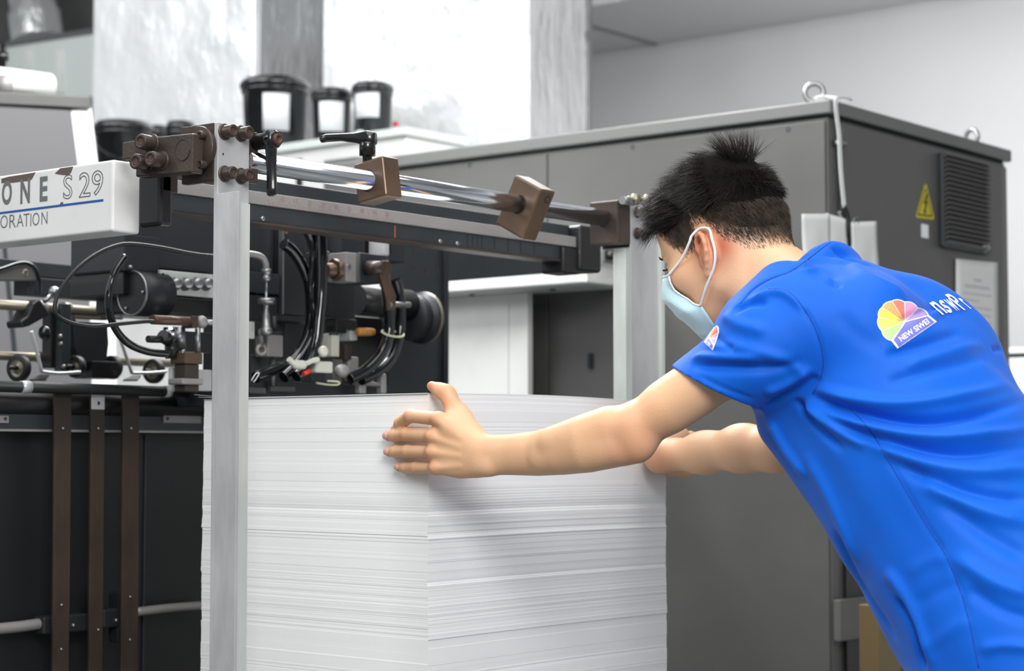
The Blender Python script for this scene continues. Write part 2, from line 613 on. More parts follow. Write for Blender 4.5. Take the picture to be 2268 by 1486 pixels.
sheet([(1776, 474), (1838, 474), (1838, 590), (1776, 590)], YC - 0.055, 'white sheet clipped at the cabinet corner, leftmost of the hanging papers', lines=0, curl=0.01, group='papers clipped at the cabinet corner')
sheet([(1829, 472), (1875, 486), (1878, 600), (1829, 600)], YC - 0.05, 'white sheet with a slanted top edge hanging behind the black clip', lines=0, group='papers clipped at the cabinet corner')
sheet([(1884, 492), (1941, 490), (1944, 598), (1886, 598)], YC - 0.03, 'white sheet hanging right of the black clip above the shoulder', lines=3, group='papers clipped at the cabinet corner')
sheet([(2117, 573), (2209, 582), (2211, 800), (2117, 780)], YC - 0.016, 'printed white notice sheet taped to the cabinet door below the vent', 'notice_sheet', curl=0.0, lines=10)
a, b = rY(2041, 2056, 497, 527, YC - 0.0125, 0)
tag(MB().box((a[0], YC - 0.0132, a[2]), (b[0], YC - 0.0122, b[2])).build('small_label', 'label_white'), 'tiny blank white sticker below the yellow warning triangle', 'sticker')
# warning sign
t = thing('warning_sign', 'yellow electric shock warning triangle on the cabinet door', 'sign', aY(2048, 485, YC - 0.0125))
Yw = YC - 0.0125


def triq(s, Y):
    tp, l, r = aY(2050, 403, Y), aY(2027, 482, Y), aY(2070, 487, Y)
    c = (tp + l + r) / 3
    return [c + (p - c) * s for p in (tp, l, r)]


def rounded(tri, rr):
    out = []
    for i in range(3):
        p, a, b = tri[i], tri[i - 1], tri[(i + 1) % 3]
        pa, pb = p + (a - p).normalized() * rr, p + (b - p).normalized() * rr
        for k in range(5):
            s = k / 4
            out.append((pa * (1 - s) + p * s) * (1 - s) + (p * (1 - s) + pb * s) * s)
    return out


MB().prism(rounded(triq(1.0, Yw), .012), (0, -.0008, 0)).build('plate', 'yellow_sign', t)
MB().prism(rounded(triq(0.78, Yw - .0009), .007), (0, -.0004, 0)).build('black_border', 'sign_black', t)
MB().prism(rounded(triq(0.66, Yw - .0014), .006), (0, -.0004, 0)).build('yellow_field', 'yellow_sign', t)
zz = [(2052, 428), (2045, 452), (2050, 450), (2047, 466), (2045, 465), (2048, 476), (2052, 467), (2050, 467), (2055, 444), (2050, 447), (2056, 430)]
MB().prism([aY(x, y, Yw - .0019) for x, y in zz], (0, -.0004, 0)).build('lightning_mark', 'sign_black', t)
# vent grille
a, b = rY(2079, 2181, 352, 556, YC - 0.0125, 0)
t = thing('vent_grille', 'dark louvred vent grille on the cabinet door', 'vent', ((a[0] + b[0]) / 2, YC - 0.012, a[2]))
MB().box((a[0], YC - 0.028, a[2]), (b[0], YC - 0.0122, b[2])).build('frame', 'blued_steel', t, bevel=0.004)
MB().box((a[0] + .02, YC - 0.0290, a[2] + .035), (b[0] - .02, YC - 0.0281, b[2] - .03)).build('filter_backing', 'gap_dark', t)
nsl = 19
for k in range(nsl):
    z = a[2] + .012 + (b[2] - a[2] - .02) * k / (nsl - 1)
    mt = Matrix.Translation((0, YC - 0.034, z)) @ Matrix.Rotation(math.radians(-28), 4, 'X')
    MB().box((a[0] + .006, -.007, -.0018), (b[0] - .006, .007, .0018), mt).build('slat', 'grey_dark_panel', t)
q = aY(2181, 548, YC - .03)
MB().lathe(q, (0, -1, 0), [(0, .012), (.008, .012), (.011, .004), (.015, 0)], 24).build('turn_screw', 'steel', t)
# brass post beside the cabinet
p = aY(1970, 1400, YC - 0.25)
p0, p1 = aY(1947, 1430, YC - 0.25), aY(1996, 1430, YC - 0.25)
t = thing('guide_post', 'dull brass coloured upright strip standing by the cabinet base', 'post', (p.x, YC - .22, 0))
MB().box((p0.x, YC - .25, 0), (p1.x, YC - .2, aY(1950, 1340, YC - .25).z)).build('upright', 'brass_post', t, bevel=.002)
MB().cyl(aY(1962, 1409, YC - .25), aY(1962, 1409, YC - .25) + Vector((0, -.003, 0)), .003).build('rivet', 'steel', t)

# pale enclosure at the far right of the wall
q0 = aY(2222, 780, 2.0)
xw = 6.4
t = thing('wall_panel', 'pale grey enclosure panel beyond the cabinet at the right edge', 'panel', (xw, 1.0, 0))
zc = aX(2240, 782, xw).z
MB().box((xw + .01, -2, zc), (xw + .1, aX(2150, 700, xw).y, zc + .02)).build('upper_lip', 'white_machine', t, bevel=.005)
MB().box((xw + .02, -2, zc - .03), (xw + .1, aX(2150, 700, xw).y, zc)).build('lower_gap', 'gap_dark', t)
MB().box((xw - .25, -2, 0), (xw + .1, aX(2150, 700, xw).y, zc - .03)).build('worktop', 'white_machine', t, bevel=.005)

# ------------------------------------------------------------------ paper pile
X0, Y0 = 2.253, 1.984
SX, SY = 0.648, 0.512
ZTOP = aX(950, 873, X0).z
pile = thing('paper_stack', 'tall stack of blank white press sheets held between the worker\'s hands', 'paper stack', (X0 + SX / 2, Y0 + SY / 2, 0.16))
mb = MB()
z = 0.16
NS = 14
rr = random.Random(3)
big = [(0.845, 0.0035), (0.757, 0.004), (0.952, 0.0035), (1.047, 0.003), (0.917, 0.003)]
lay = []
ox = oy = 0.0
while z < ZTOP - 0.0004:
    th = rr.choice([0.0022, 0.003, 0.004, 0.0055, 0.009, 0.014])
    if z > 1.0:
        th = rr.choice([0.003, 0.005, 0.008, 0.014])
    if abs(z - 0.80) < .03 or abs(z - .96) < .03:
        th = rr.choice([.0018, .0025, .003, .004])
    th = min(th, ZTOP - z)
    am0 = .00045 if z < .84 else .00028
    ox = 0.8 * ox + rr.uniform(-am0, am0)
    oy = 0.8 * oy + rr.uniform(-am0, am0)
    for bz, am in big:
        if abs(z - bz) < 0.004:
            oy -= am * 0.4 * rr.choice([-1, 1]); ox += rr.uniform(-.001, .001)
    lay.append((z, th, ox, oy, rr.uniform(-.00013, .00013)))
    z += th


def pile_z(zb, x, y):
    f = max(0.0, (zb - 0.62) / (ZTOP - 0.62))
    u, v = (x - X0) / SX, (y - Y0) / SY
    sag = 0.004 * math.sin(math.pi * min(max(u, 0), 1)) * f ** 3 - 0.003 * u * u * f ** 4
    sag += (1 - f) * (0.004 * v + 0.002 * math.sin(3 * u))
    return zb + sag


for (zb, th, lx, ly, tl) in lay:
    lean = (ZTOP - zb) * 0.006
    vs, fs = [], []
    ring = []
    for i in range(NS):
        ring.append((X0 + SX * i / NS, Y0))
    for i in range(NS):
        ring.append((X0 + SX, Y0 + SY * i / NS))
    for i in range(NS):
        ring.append((X0 + SX - SX * i / NS, Y0 + SY))
    for i in range(NS):
        ring.append((X0, Y0 + SY - SY * i / NS))
    n = len(ring)
    cx, cy = X0 + SX / 2, Y0 + SY / 2
    for lv, (zz_, ins) in enumerate(((zb, tl), (zb + th, -tl))):
        for (x, y) in ring:
            sx = 1 if x > cx else -1
            sy = 1 if y > cy else -1
            ex = ins * (abs(x - cx) > SX / 2 - 1e-6) * sx
            ey = ins * (abs(y - cy) > SY / 2 - 1e-6) * sy
            vs.append(Vector((x + lx + ex, y + ly + ey + lean * (y - Y0) / SY, pile_z(zz_, x, y))))
    for i in range(n):
        j = (i + 1) % n
        fs.append((i, j, j + n, i + n))
    # top face as strips joining opposite sides
    for b_ in (0, n):
        for i in range(NS):
            A, B_ = i, i + 1
            C, D_ = (3 * NS - i - 1), (3 * NS - i)
            if b_:
                fs.append((A + b_, B_ + b_, C + b_, D_ % n + b_))
            else:
                fs.append((D_ % n, C, B_, A))
    mb.add(vs, fs)
mb.build('sheet_pile', 'paper', pile)
# top few sheets: thin, corner lifted
top = MB()
for k in range(3):
    g = 16
    vs, fs = [], []
    for j in range(g + 1):
        for i in range(g + 1):
            x = X0 + SX * i / g + 0.0015 * (k - 1) - (0.003 if k else 0)
            y = Y0 + SY * j / g + 0.001 * k
            zq = pile_z(ZTOP, x, y) + 0.0006 + 0.0007 * k
            cu = max(0, (SY * j / g - SY + 0.10) / 0.10) * max(0, (0.12 - SX * i / g) / 0.12)
            vs.append(Vector((x - 0.006 * cu * k, y + .004 * cu * k, zq + 0.0035 * k * cu ** 1.5)))
    for j in range(g):
        for i in range(g):
            a = j * (g + 1) + i
            fs.append((a, a + 1, a + g + 2, a + g + 1))
    top.add(vs, fs)
o = top.build('loose_top_sheets', 'paper_sheet', pile)
sd = o.modifiers.new('thickness', 'SOLIDIFY'); sd.thickness = 0.0005
t = thing('pallet', 'wooden pallet under the paper stack', 'pallet', (X0 + SX / 2, Y0 + SY / 2, 0))
mat('pallet_wood', rgb(150, 126, 92), 0.8, col2=rgb(120, 98, 70), nscale=8, stretch=(.3, 3, 3))
MB().box((X0 - .02, Y0 - .02, .13), (X0 + SX + .02, Y0 + SY + .02, .16)).build('deck', 'pallet_wood', t)
for k in range(3):
    MB().box((X0 - .02, Y0 - .02 + k * (SY - .05) / 2, 0), (X0 + SX + .02, Y0 + .07 + k * (SY - .05) / 2, .13)).build('runner', 'pallet_wood', t)
# ------------------------------------------------------------------ feeder guard frame
YP = 2.15
xn0, xn1 = aY(480, 600, YP).x, aY(550, 600, YP).x
ztop = aY(515, 276, YP).z


def bolt(m_parent, c, axis, r=0.0095, L=0.020, name='bolt', washer=True):
    ax = Vector(axis).normalized()
    m = MB()
    prof = []
    if washer:
        m.lathe(c, ax, [(0, 0.0), (r * 1.28, 0), (r * 1.28, .002), (r, .0022)], 24)
    m.lathe(c, ax, [(r, 0.001), (r, L - .0012), (r * .93, L), (r * .55, L), (r * .5, L - .001)], 24)
    o = m.build(name, 'brown_steel', m_parent)
    MB().lathe(Vector(c) + ax * (L - .0012), ax, [(r * .52, 0.0), (r * .5, -.0), (0.0, -.003)], 6).build('hex_socket', 'socket_rust', o)
    return o


up = thing('upright_post', 'tall pale aluminium upright post in front of the paper stack', 'post', ((xn0 + xn1) / 2, YP, 0), 'upright posts of the feeder guard')
MB().box((xn0, YP, 0), (xn1, YP + .0085, ztop)).build('bar', 'aluminium', up, bevel=.001)
yfl = aX(526, 700, xn0).y
zfl = aY(500, 431, YP).z
MB().box((xn0 - .0004, yfl, 0), (xn0 + .0045, YP, zfl)).build('flange', 'aluminium', up, bevel=.0006)
MB().box((xn0 + .0046, YP - .004, 0), (xn1 - .001, YP - .0002, zfl - .01)).build('backing_strip', 'aluminium_pale', up, bevel=.0006)
for px, py in ((497, 292), (533, 296), (497, 385), (533, 390)):
    bolt(up, aY(px, py, YP), (0, -1, 0), r=.0098, L=.021)
for px, py in ((494, 341),):
    MB().cyl(aY(px, py, YP - .0001), aY(px, py, YP - .0008), .0016, 12).build('pin_hole', 'gap_dark', up)

# clamp head behind the post
zc0 = aX(440, 404, xn0).z
zc1 = aX(440, 276, xn0).z
yb = aX(402, 340, xn0).y
cl = thing('post_mount', 'dark brown steel clamp plate bolted behind the top of the near post', 'clamp', (xn0 + .04, YP + .05, zc0))
MB().box((xn0, YP + .0086, zc0), (xn0 + .014, yb, zc1)).build('plate', 'brown_steel', cl, bevel=.002)
MB().box((xn0 + .014, YP + .0087, zc0 + .004), (aY(572, 350, YP + .009).x, YP + .055, zc1 - .004)).build('mount_block', 'brown_steel', cl, bevel=.002)
cc = aX(446, 330, xn0)
MB().lathe(cc, (-1, 0, 0), [(0, .009), (.033, .009), (.034, .007), (.034, 0)], 40).build('boss', 'brown_steel', cl)
for py in (301, 365):
    bolt(cl, aX(454, py, xn0 - .008), (-1, 0, 0), r=.0062, L=.012, washer=False)

XB = 1.93
zb0, zb1 = aX(370, 386, XB).z, aX(370, 300, XB).z
yb0, yb1 = aX(425, 340, XB).y, aX(301, 340, XB).y
ar = thing('arm_block', 'dark brown clamp arm block with a round plug beside the white nameplate cover', 'clamp', (XB, (yb0 + yb1) / 2, zb0))
mt = Matrix.Translation((0, (yb0 + yb1) / 2, (zb0 + zb1) / 2)) @ Matrix.Rotation(math.radians(2.0), 4, 'X')
hy, hz = (yb1 - yb0) / 2, (zb1 - zb0) / 2
MB().box((XB, -hy, -hz), (XB + .024, hy, hz), mt).build('block', 'brown_steel', ar, bevel=.0028)
q = aX(405, 333, XB)
MB().cyl(q + Vector((.002, 0, 0)), q + Vector((-.0006, 0, 0)), .0148, 40).build('round_plug', 'brown_steel', ar)
MB().ring(q, (1, 0, 0), .0158, .0009, 40, 6).build('plug_groove', 'black_steel', ar)
a, b = rX(270, 303, 313, 352, XB + .012, .012)
MB().box(a, b).build('rear_plate', 'brown_steel', ar, bevel=.002)
for px, py in ((336, 318), (325, 362), (358, 356)):
    bolt(ar, aX(px, py, XB), (-1, -.12, 0), r=.0118, L=.026)
XD = 1.972
q0, q1 = aX(304, 450, XD), aX(354, 450, XD)
zd0, zd1 = aX(332, 501, XD).z, aX(332, 384, XD).z
x3 = aY(384, 450, q1.y).x
hk = thing('hanging_bracket', 'black steel bracket hanging under the clamp arm', 'bracket', (XD, (q0.y + q1.y) / 2, zd0))
pl = [Vector((XD, q0.y, zd1)), Vector((XD, q1.y, zd1)), Vector((XD, q1.y, zd0 + .0)), Vector((XD, q0.y, zd0))]
MB().prism(pl, (x3 - XD, 0, 0)).build('body', 'black_steel', hk, bevel=.006)
MB().box((XD + .004, q1.y, zd1 - .03), (x3 + .01, q0.y, zd1 + .018)).build('neck', 'brown_steel', hk, bevel=.003)

# white nameplate cover
XN = 1.95
Yn = aX(250, 430, XN).y
zn0, zn1 = aX(250, 512, XN).z, aX(250, 353, XN).z
xe = aY(311, 430, Yn).x
nc = thing('nameplate_cover', 'long white box cover with grey lettering and a blue line, paint chipped', 'cover', (XN + .03, Yn + .35, zn0))
MB().box((XN, Yn, zn0), (xe, Yn + .95, zn1)).build('casing', 'white_enamel', nc, bevel=.0045, seg=4)
L = (0, -1, 0)


def word(s, px0, px1, pyb, pyt, mname, matn, bold=0.0, outline=0.0, X=XN - .0003):
    o_ = aX(px0, pyb, X)
    e_ = aX(px1, pyb, X)
    top_ = aX(px0, pyt, X)
    m = MB()
    text_on(m, s, o_, (0, -1, 0), (0, 0, 1), abs(o_.y - e_.y), top_.z - o_.z, bold, outline)
    # keep the baseline level with the cover
    return m.build(mname, matn, nc)


zmid = lambda px, py: aX(px, py, XN).z
for ch, a0, a1, yb_, yt_ in (('O', 4, 26, 455, 402), ('N', 45, 66, 452, 397), ('E', 88, 105, 447, 392)):
    word(ch, a0, a1, yb_, yt_, 'letter_' + ch.lower(), 'ink_grey', bold=.03)
word('S', 140, 160, 442, 388, 'letter_s', 'ink_thin', outline=.012)
word('2', 175, 200, 438, 383, 'digit_two', 'ink_thin', outline=.012)
word('9', 203, 228, 434, 379, 'digit_nine', 'ink_thin', outline=.012)
for ch, a0, a1, yb_, yt_ in (('O', 1, 17, 506, 478), ('R', 21, 35, 505, 476), ('A', 37, 52, 503, 475), ('T', 52, 65, 502, 474), ('I', 67.5, 69, 501, 473), ('O', 72, 87, 500, 472), ('N', 92, 105, 497, 470)):
    word(ch, a0, a1, yb_, yt_, 'small_letter_' + ch.lower(), 'ink_grey', bold=-.012)
y_r = aX(229, 446, XN).y
zr = aX(229, 446, XN).z
zl_ = aX(5, 469, XN).z
zb_ = (zr + zl_) / 2
MB().box((XN - .0006, y_r, zb_ - .0018), (XN + .0001, Yn + .9, zb_ + .0018)).build('blue_line', 'ink_blue', nc)


def chip(pts, X=XN - .0005):
    MB().prism([Vector((X, aX(x, 400, X).y, zn1 - .002 - max(0, y - (380.5 - x * .11)) * .00068)) for x, y in pts], (.0006, 0, 0)).build('paint_chip', 'chip_brown', nc)


ztl = lambda px: 353 + (250 - px) * .12
chip([(3, 396), (3, 385), (18, 381), (50, 377), (78, 373), (71, 388), (66, 393), (45, 394), (28, 396), (14, 395)])
chip([(121, 378), (133, 366), (161, 363), (157, 377), (151, 383), (138, 382), (128, 380)])
chip([(133, 455), (134, 448), (140, 446), (140, 450), (136, 455)])

# chrome guide rod
zr_ = aY(560, 359, 2.17).z
YR = 2.17
xr0 = xn1 + .012
xr1 = aY(1345, 480, YR).x
RD = .0165
tag(MB().cyl((xr0, YR, zr_), (xr1, YR, zr_), RD, 48).build('guide_rod', 'chrome'), 'thick polished chrome rod running from the near post to the far post', 'rod')


def stop_block(px, sy, sz, tx, ang, label, dz=0.0, dy=0.0):
    x = aY(px, 430, YR).x
    # x at rod height
    k = (zr_ - CAMZ)
    v0 = None
    best = min(np.linspace(1.9, 3.3, 1400), key=lambda X: abs(proj(Vector((X, YR, zr_)))[0] - px))
    t = thing('stop_block', label, 'block', (best, YR, zr_ - sz / 2), 'brown blocks on the chrome rod')
    mt = Matrix.Translation((best, YR, zr_)) @ Matrix.Rotation(math.radians(ang), 4, 'X')
    MB().box((0, -sy / 2 + dy, -sz / 2 + dz), (tx, sy / 2 + dy, sz / 2 + dz), mt).build('block', 'brown_steel_warm', t, bevel=.004, seg=3)
    MB().ring((best + .0005, YR, zr_), (1, 0, 0), RD + .0012, .0012).build('bore_rim', 'rust_dark', t)
    return t, mt, best


def proj(p):
    d_ = p - CAM
    z_ = d_.dot(FWD)
    return CXP + FPX * d_.dot(RGT) / z_, CYP - FPX * d_.dot(UPV) / z_


t, mt, xb = stop_block(815, .066, .068, .040, -8, 'brown steel block on the chrome rod carrying a black clamp lever', dy=-.004)
# lever on block
base = mt @ Vector((.016, .012, .034))
MB().lathe(base, (0, 0, 1), [(0.008, 0), (.008, .012), (.0135, .012), (.0135, .032), (.0125, .034), (0, .034)], 24).build('lever_stem', 'plastic_black', t)


def lever(m_, root, dirv, upv_, Ln, hub=True):
    """tapered clamp lever arm"""
    dv, uv = Vector(dirv).normalized(), Vector(upv_).normalized()
    sv = dv.cross(uv)
    secs = [(-.014, .010, .009, 0), (0, .0135, .010, 0), (.25, .0085, .0085, .001), (.55, .0062, .0075, .002), (.85, .0065, .008, .001), (.97, .006, .0075, -.001), (1.0, .003, .004, -.001)]
    vs, fs = [], []
    for (s, h_, w_, o_) in secs:
        c_ = root + dv * (s * Ln if s >= 0 else s) + uv * o_
        for k in range(12):
            a_ = 2 * math.pi * k / 12
            ca, sa = math.cos(a_), math.sin(a_)
            ca = math.copysign(abs(ca) ** .6, ca); sa = math.copysign(abs(sa) ** .6, sa)
            vs.append(c_ + uv * h_ * ca + sv * w_ * sa)
    for i in range(len(secs) - 1):
        for k in range(12):
            a_, b_ = i * 12 + k, i * 12 + (k + 1) % 12
            fs.append([a_, b_, b_ + 12, a_ + 12])
    fs += [list(range(11, -1, -1)), list(range(12 * (len(secs) - 1), 12 * len(secs)))]
    m_.add(vs, fs, True)


m = MB(); lever(m, base + Vector((0, 0, .041)), (-.35, .94, .05), (0, 0, 1), .085)
m.build('lever_handle', 'plastic_black', t)
t, mt, xb2 = stop_block(1148, .070, .098, .042, 28, 'brown steel block tilted on the chrome rod near the far post', dz=-.004, dy=-.002)
MB().lathe(mt @ Vector((.026, -.0372, .028)), mt.to_3x3() @ Vector((0, -1, 0)), [(0, -.003), (.005, -.003), (.0055, .0004), (.0075, .0002)], 16).build('set_screw', 'gap_dark', t)

# lever on the near post
hb = aY(588, 312, YP - .012)
t = thing('clamp_lever', 'black clamp lever hanging down beside the top of the near post', 'lever', hb)
hbx = aY(566, 308, YP + .0)
MB().lathe(Vector((hb.x, YP + .02, hb.z)), (0, -1, 0), [(0, 0), (.0125, 0), (.0125, .034), (.0145, .035), (.0145, .052), (.012, .056), (0, .056)], 28).build('hub', 'plastic_black', t)
MB().lathe(Vector((hb.x, YP - .036, hb.z)), (0, -1, 0), [(.0085, 0), (.0085, .006), (.005, .006), (.0045, .003), (0, .003)], 20).build('hub_screw', 'socket_rust', t)
m = MB(); lever(m, Vector((hb.x, YP - .024, hb.z)), (.03, .0, -1), (.8, .6, 0), .086)
m.build('lever_arm', 'plastic_black', t)

# graduated beam
YB = 2.40
s0, s1 = aY(384, 404, YB), aY(1285, 522, YB)
zs_hi = (aY(552, 421, YB).z + aY(960, 480, YB).z) / 2
hs = aY(552, 421, YB).z - aY(552, 449, YB).z
zdk_hi = aY(820, 425, YB).z
bm_ = thing('scale_beam', 'long dark steel beam with a pale graduated scale strip above the paper stack', 'beam', ((s0.x + s1.x) / 2, YB, zs_hi - .1))
MB().box((s0.x, YB, zs_hi - hs), (s1.x, YB + .05, zs_hi)).build('scale_strip', 'steel_soft', bm_, bevel=.001)
MB().box((s0.x + .02, YB + .02, zs_hi), (s1.x, YB + .07, zs_hi + .026)).build('upper_rail', 'blued_steel', bm_, bevel=.002)
zlow = aY(552, 487, YB).z
MB().box((s0.x, YB + .006, zlow), (s1.x - .02, YB + .05, zs_hi - hs)).build('lower_rail', 'blued_steel', bm_, bevel=.001)
MB().box((s0.x, YB + .002, zlow - .004), (s1.x - .05, YB + .05, zlow)).build('lower_lip', 'brown_steel', bm_, bevel=.001)
m = MB()
for k in range(64):
    x = aY(594, 440, YB).x + k * .005
    hh = .010 if k % 5 == 0 else .006
    m.box((x, YB - .0004, zs_hi - hs + .001), (x + .0007, YB + .0001, zs_hi - hs + .001 + hh))
m.build('graduation_marks', 'scale_ink', bm_)
for k in range(9):
    x = aY(620, 440, YB).x + k * .0335
    m = MB()
    text_on(m, str(10 + 5 * k) if k < 9 else '', Vector((x, YB - .0002, zs_hi - .012)), (1, 0, 0), (0, 0, 1), .010, .008)
    m.build('scale_number', 'scale_ink', bm_)
m = MB()
for px in (1040, 1052, 1062, 1072, 1100, 1130, 1158, 1188):
    x = aY(px, 530, YB).x
    m.box((x, YB + .0052, zlow + .004), (x + .0016, YB + .0062, zs_hi - hs - .002))
m.build('engraved_ticks', 'blued_steel_dark', bm_)
MB().box((aY(879, 505, YB).x, YB + .0055, zlow + .002), (aY(879, 505, YB).x + .0024, YB + .0062, zs_hi - hs - .004)).build('red_mark', 'orange_mark', bm_)
for px in (587, 1018, 980):
    q = aY(px, 480, YB)
    MB().lathe((q.x, YB + .006, zlow + .006), (0, -1, 0), [(0, .003), (.004, .003), (.005, 0)], 12).build('small_screw', 'steel', bm_)
# end block of the beam
eb = thing('beam_end_block', 'black rounded end block closing the graduated beam by the far post', 'block', aY(1290, 605, YB))
a, b = rY(1286, 1334, 500, 602, YB - .012, .07)
MB().box(a, b).build('block', 'black_steel', eb, bevel=.008, seg=4)
a, b = rY(1248, 1287, 548, 606, YB - .004, .06)
MB().box(a, b).build('lower_lug', 'black_steel', eb, bevel=.006, seg=3)

# far post with its block
xf0 = aY(1386, 650, YP).x
xf1 = aY(1469, 650, YP).x
zft = aY(1400, 452, YP).z
fp = thing('upright_post', 'pale aluminium upright post behind the far corner of the paper stack', 'post', ((xf0 + xf1) / 2, YP, 0), 'upright posts of the feeder guard')
xfm = aY(1400, 600, YP).x
MB().box((xf0, YP, 0), (xfm, YP + .03, zft)).build('edge_bar', 'aluminium_pale', fp, bevel=.001)
zf2 = aY(1430, 455, YP).z
MB().box((xfm, YP + .004, 0), (xf1 - .012, YP + .012, zf2)).build('bar', 'aluminium', fp, bevel=.001)
MB().box((xf1 - .012, YP - .004, 0), (xf1, YP + .012, zf2)).build('edge_bar', 'aluminium_pale', fp, bevel=.001)
for px, py in ((1411, 517), (1412, 470)):
    bolt(fp, aY(px, py, YP + .003), (0, -1, 0), r=.009, L=.012)
fb = thing('rod_end_block', 'brown steel block holding the far end of the chrome rod', 'block', (xr1, YR, zr_ - .04))
a, b = rX(1306, 1364, 436, 524, xr1 - .012, .03)
a = (xr1 - .012, YR - .034, zr_ - .050); b = (xr1 + .03, YR + .034, zr_ + .032)
MB().box(a, b).build('block', 'brown_steel', fb, bevel=.003)
MB().box((xr1 + .03, YR - .03, zr_ - .055), (xf0, YR + .034, zr_ + .036)).build('back_plate', 'black_steel', fb, bevel=.003)
q = aY(1378, 443, YP - .03)
MB().cyl(q, q + Vector((.035, 0, 0)), .008, 20).build('pin', 'steel', fb)
q = aY(1400, 441, YP - .03)
MB().lathe(q, (1, -.3, 0), [(0, -.01), (.006, -.01), (.006, .0), (.011, .001), (.011, .012), (.005, .013), (.005, .03), (.012, .031), (.012, .04), (0, .04)], 16).build('thumb_screw', 'brass_dull', fb)
# ------------------------------------------------------------------ feeder mechanism behind the stack
YM = 2.72
YK = 2.95


def bxY(name, matn, root, px0, px1, py0, py1, Y, dep, bevel=.002):
    a, b = rY(px0, px1, py0, py1, Y, dep)
    return MB().box(a, b).build(name, matn, root, bevel=bevel)


def pts(lst, Y):
    return [aY(p[0], p[1], p[2] if len(p) > 2 else Y) for p in lst]


# suction head housing
fh = thing('feeder_head', 'dark feeder head housing with a round end cover and a row of valve knobs', 'machine head', aY(450, 700, YM))
bxY('housing', 'blued_steel_dark', fh, 300, 606, 455, 604, YM + .012, .16)
bxY('lower_housing', 'black_steel', fh, 318, 480, 644, 699, YM + .03, .14, .006)
bxY('mid_housing', 'black_steel', fh, 272, 480, 604, 660, YM + .02, .15)
bxY('left_housing', 'blued_steel_dark', fh, 272, 355, 520, 604, YM + .01, .15, .004)
bxY('rear_plate', 'blued_steel_dark', fh, 540, 606, 500, 692, YM + .03, .02)
c = aY(309, 648, YM - .01)
MB().cyl(c + Vector((.0, .02, 0)), c + Vector((.07, .02, 0)), .041, 40).build('round_cover', 'blued_steel_dark', fh)
MB().ring(c + Vector((.0, .02, 0)), (1, 0, 0), .040, .0022, 40).build('cover_rim', 'steel', fh)
for a_ in (60, 180, 300):
    MB().ball(c + Vector((-.002, .02 + .031 * math.cos(math.radians(a_)), .031 * math.sin(math.radians(a_)))), .0035, 10).build('cover_screw', 'steel', fh)
a, b = rY(355, 480, 603, 655, YM - .004, .008)
MB().box(a, b).build('valve_panel', 'aluminium_pale', fh, bevel=.001)
for px in (384, 408, 431, 454):
    q = aY(px, 630, YM - .004)
    m = MB().lathe(q, (-.35, -1, .05), [(0, 0), (.0125, 0), (.0125, .006), (.0100, .007), (.0100, .02), (.0085, .022), (0, .022)], 24)
    m.build('valve_knob', 'steel', fh)
for px, py in ((361, 608), (362, 648)):
    MB().cyl(aY(px, py, YM - .0042), aY(px, py, YM - .006), .0028, 12).build('panel_screw', 'black_steel', fh)
for px, py in ((628, 500), (624, 612)):
    pass
MB().ball(aY(289, 591, YM - .0), .004, 10).build('side_screw', 'steel', fh)

# vertical block with bright edge and deeper block
vb = thing('side_block', 'tall dark steel block with a bright machined edge beside the black hoses', 'block', aY(650, 700, YM))
bxY('block', 'blued_steel_dark', vb, 628, 676, 498, 697, YM - .01, .10, .0015)
bxY('bright_edge', 'steel', vb, 625, 629, 500, 696, YM - .012, .012, .0005)
bxY('block_rear', 'blued_steel_dark', vb, 676, 728, 500, 700, YM + .05, .05, .002)
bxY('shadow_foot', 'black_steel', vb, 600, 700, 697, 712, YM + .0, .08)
MB().ball(aY(634, 517, YM - .012), .004, 10).build('screw', 'socket_rust', vb)

# bent pipe with fittings
pp = thing('bent_air_pipe', 'pale bent air pipe with chrome fitting and round disc beside the near post', 'pipe', aY(591, 700, YM - .04))
MB().tube(spline(pts([(500, 562), (548, 562), (575, 567), (587, 580), (590, 598)], YM - .05), 8), .0062, 14).build('pipe', 'steel_soft', pp)
q = aY(590, 596, YM - .05)
MB().lathe(q, (0, 0, -1), [(0, 0), (.0095, 0), (.0095, .008), (.007, .009), (.007, .014), (.0085, .015), (.0085, .022), (.0028, .023), (.0028, .055), (.0165, .056), (.0165, .066), (.005, .067), (.005, .078), (.007, .085), (.009, .112), (.012, .113), (.012, .126), (.003, .127), (.003, .14), (0, .14)], 24).build('fitting', 'steel', pp)
bxY('bracket', 'blued_steel', pp, 553, 620, 604, 650, YM - .01, .02)
bxY('lower_bracket', 'blued_steel_dark', pp, 553, 615, 655, 712, YM - .01, .02)
for px, py in ((567, 618), (568, 645)):
    MB().ball(aY(px, py, YM - .003), .006, 12).build('screw', 'socket_rust', pp)

# gripper blocks
gb = thing('gripper_block', 'small grey steel block on a thin rod below the bent pipe', 'block', aY(611, 790, YM))
bxY('block', 'steel_soft', gb, 593, 627, 742, 790, YM - .03, .035, .0015)
bxY('cap', 'blued_steel', gb, 586, 625, 733, 742, YM - .03, .04, .001)
MB().cyl(aY(604, 790, YM - .01), aY(604, 855, YM - .01), .005, 12).build('rod', 'steel', gb)
MB().cyl(aY(607, 700, YM - .01), aY(607, 735, YM - .01), .006, 12).build('rod', 'blued_steel', gb)
MB().ring(aY(579, 775, YM - .02), (-.3, -1, 0), .009, .004).cyl(aY(577, 730, YM - .02), aY(579, 766, YM - .02), .005, 12).build('ring_link', 'steel_soft', gb)
bxY('pale_tab', 'aluminium_pale', gb, 548, 564, 712, 750, YM - .02, .01, .001)

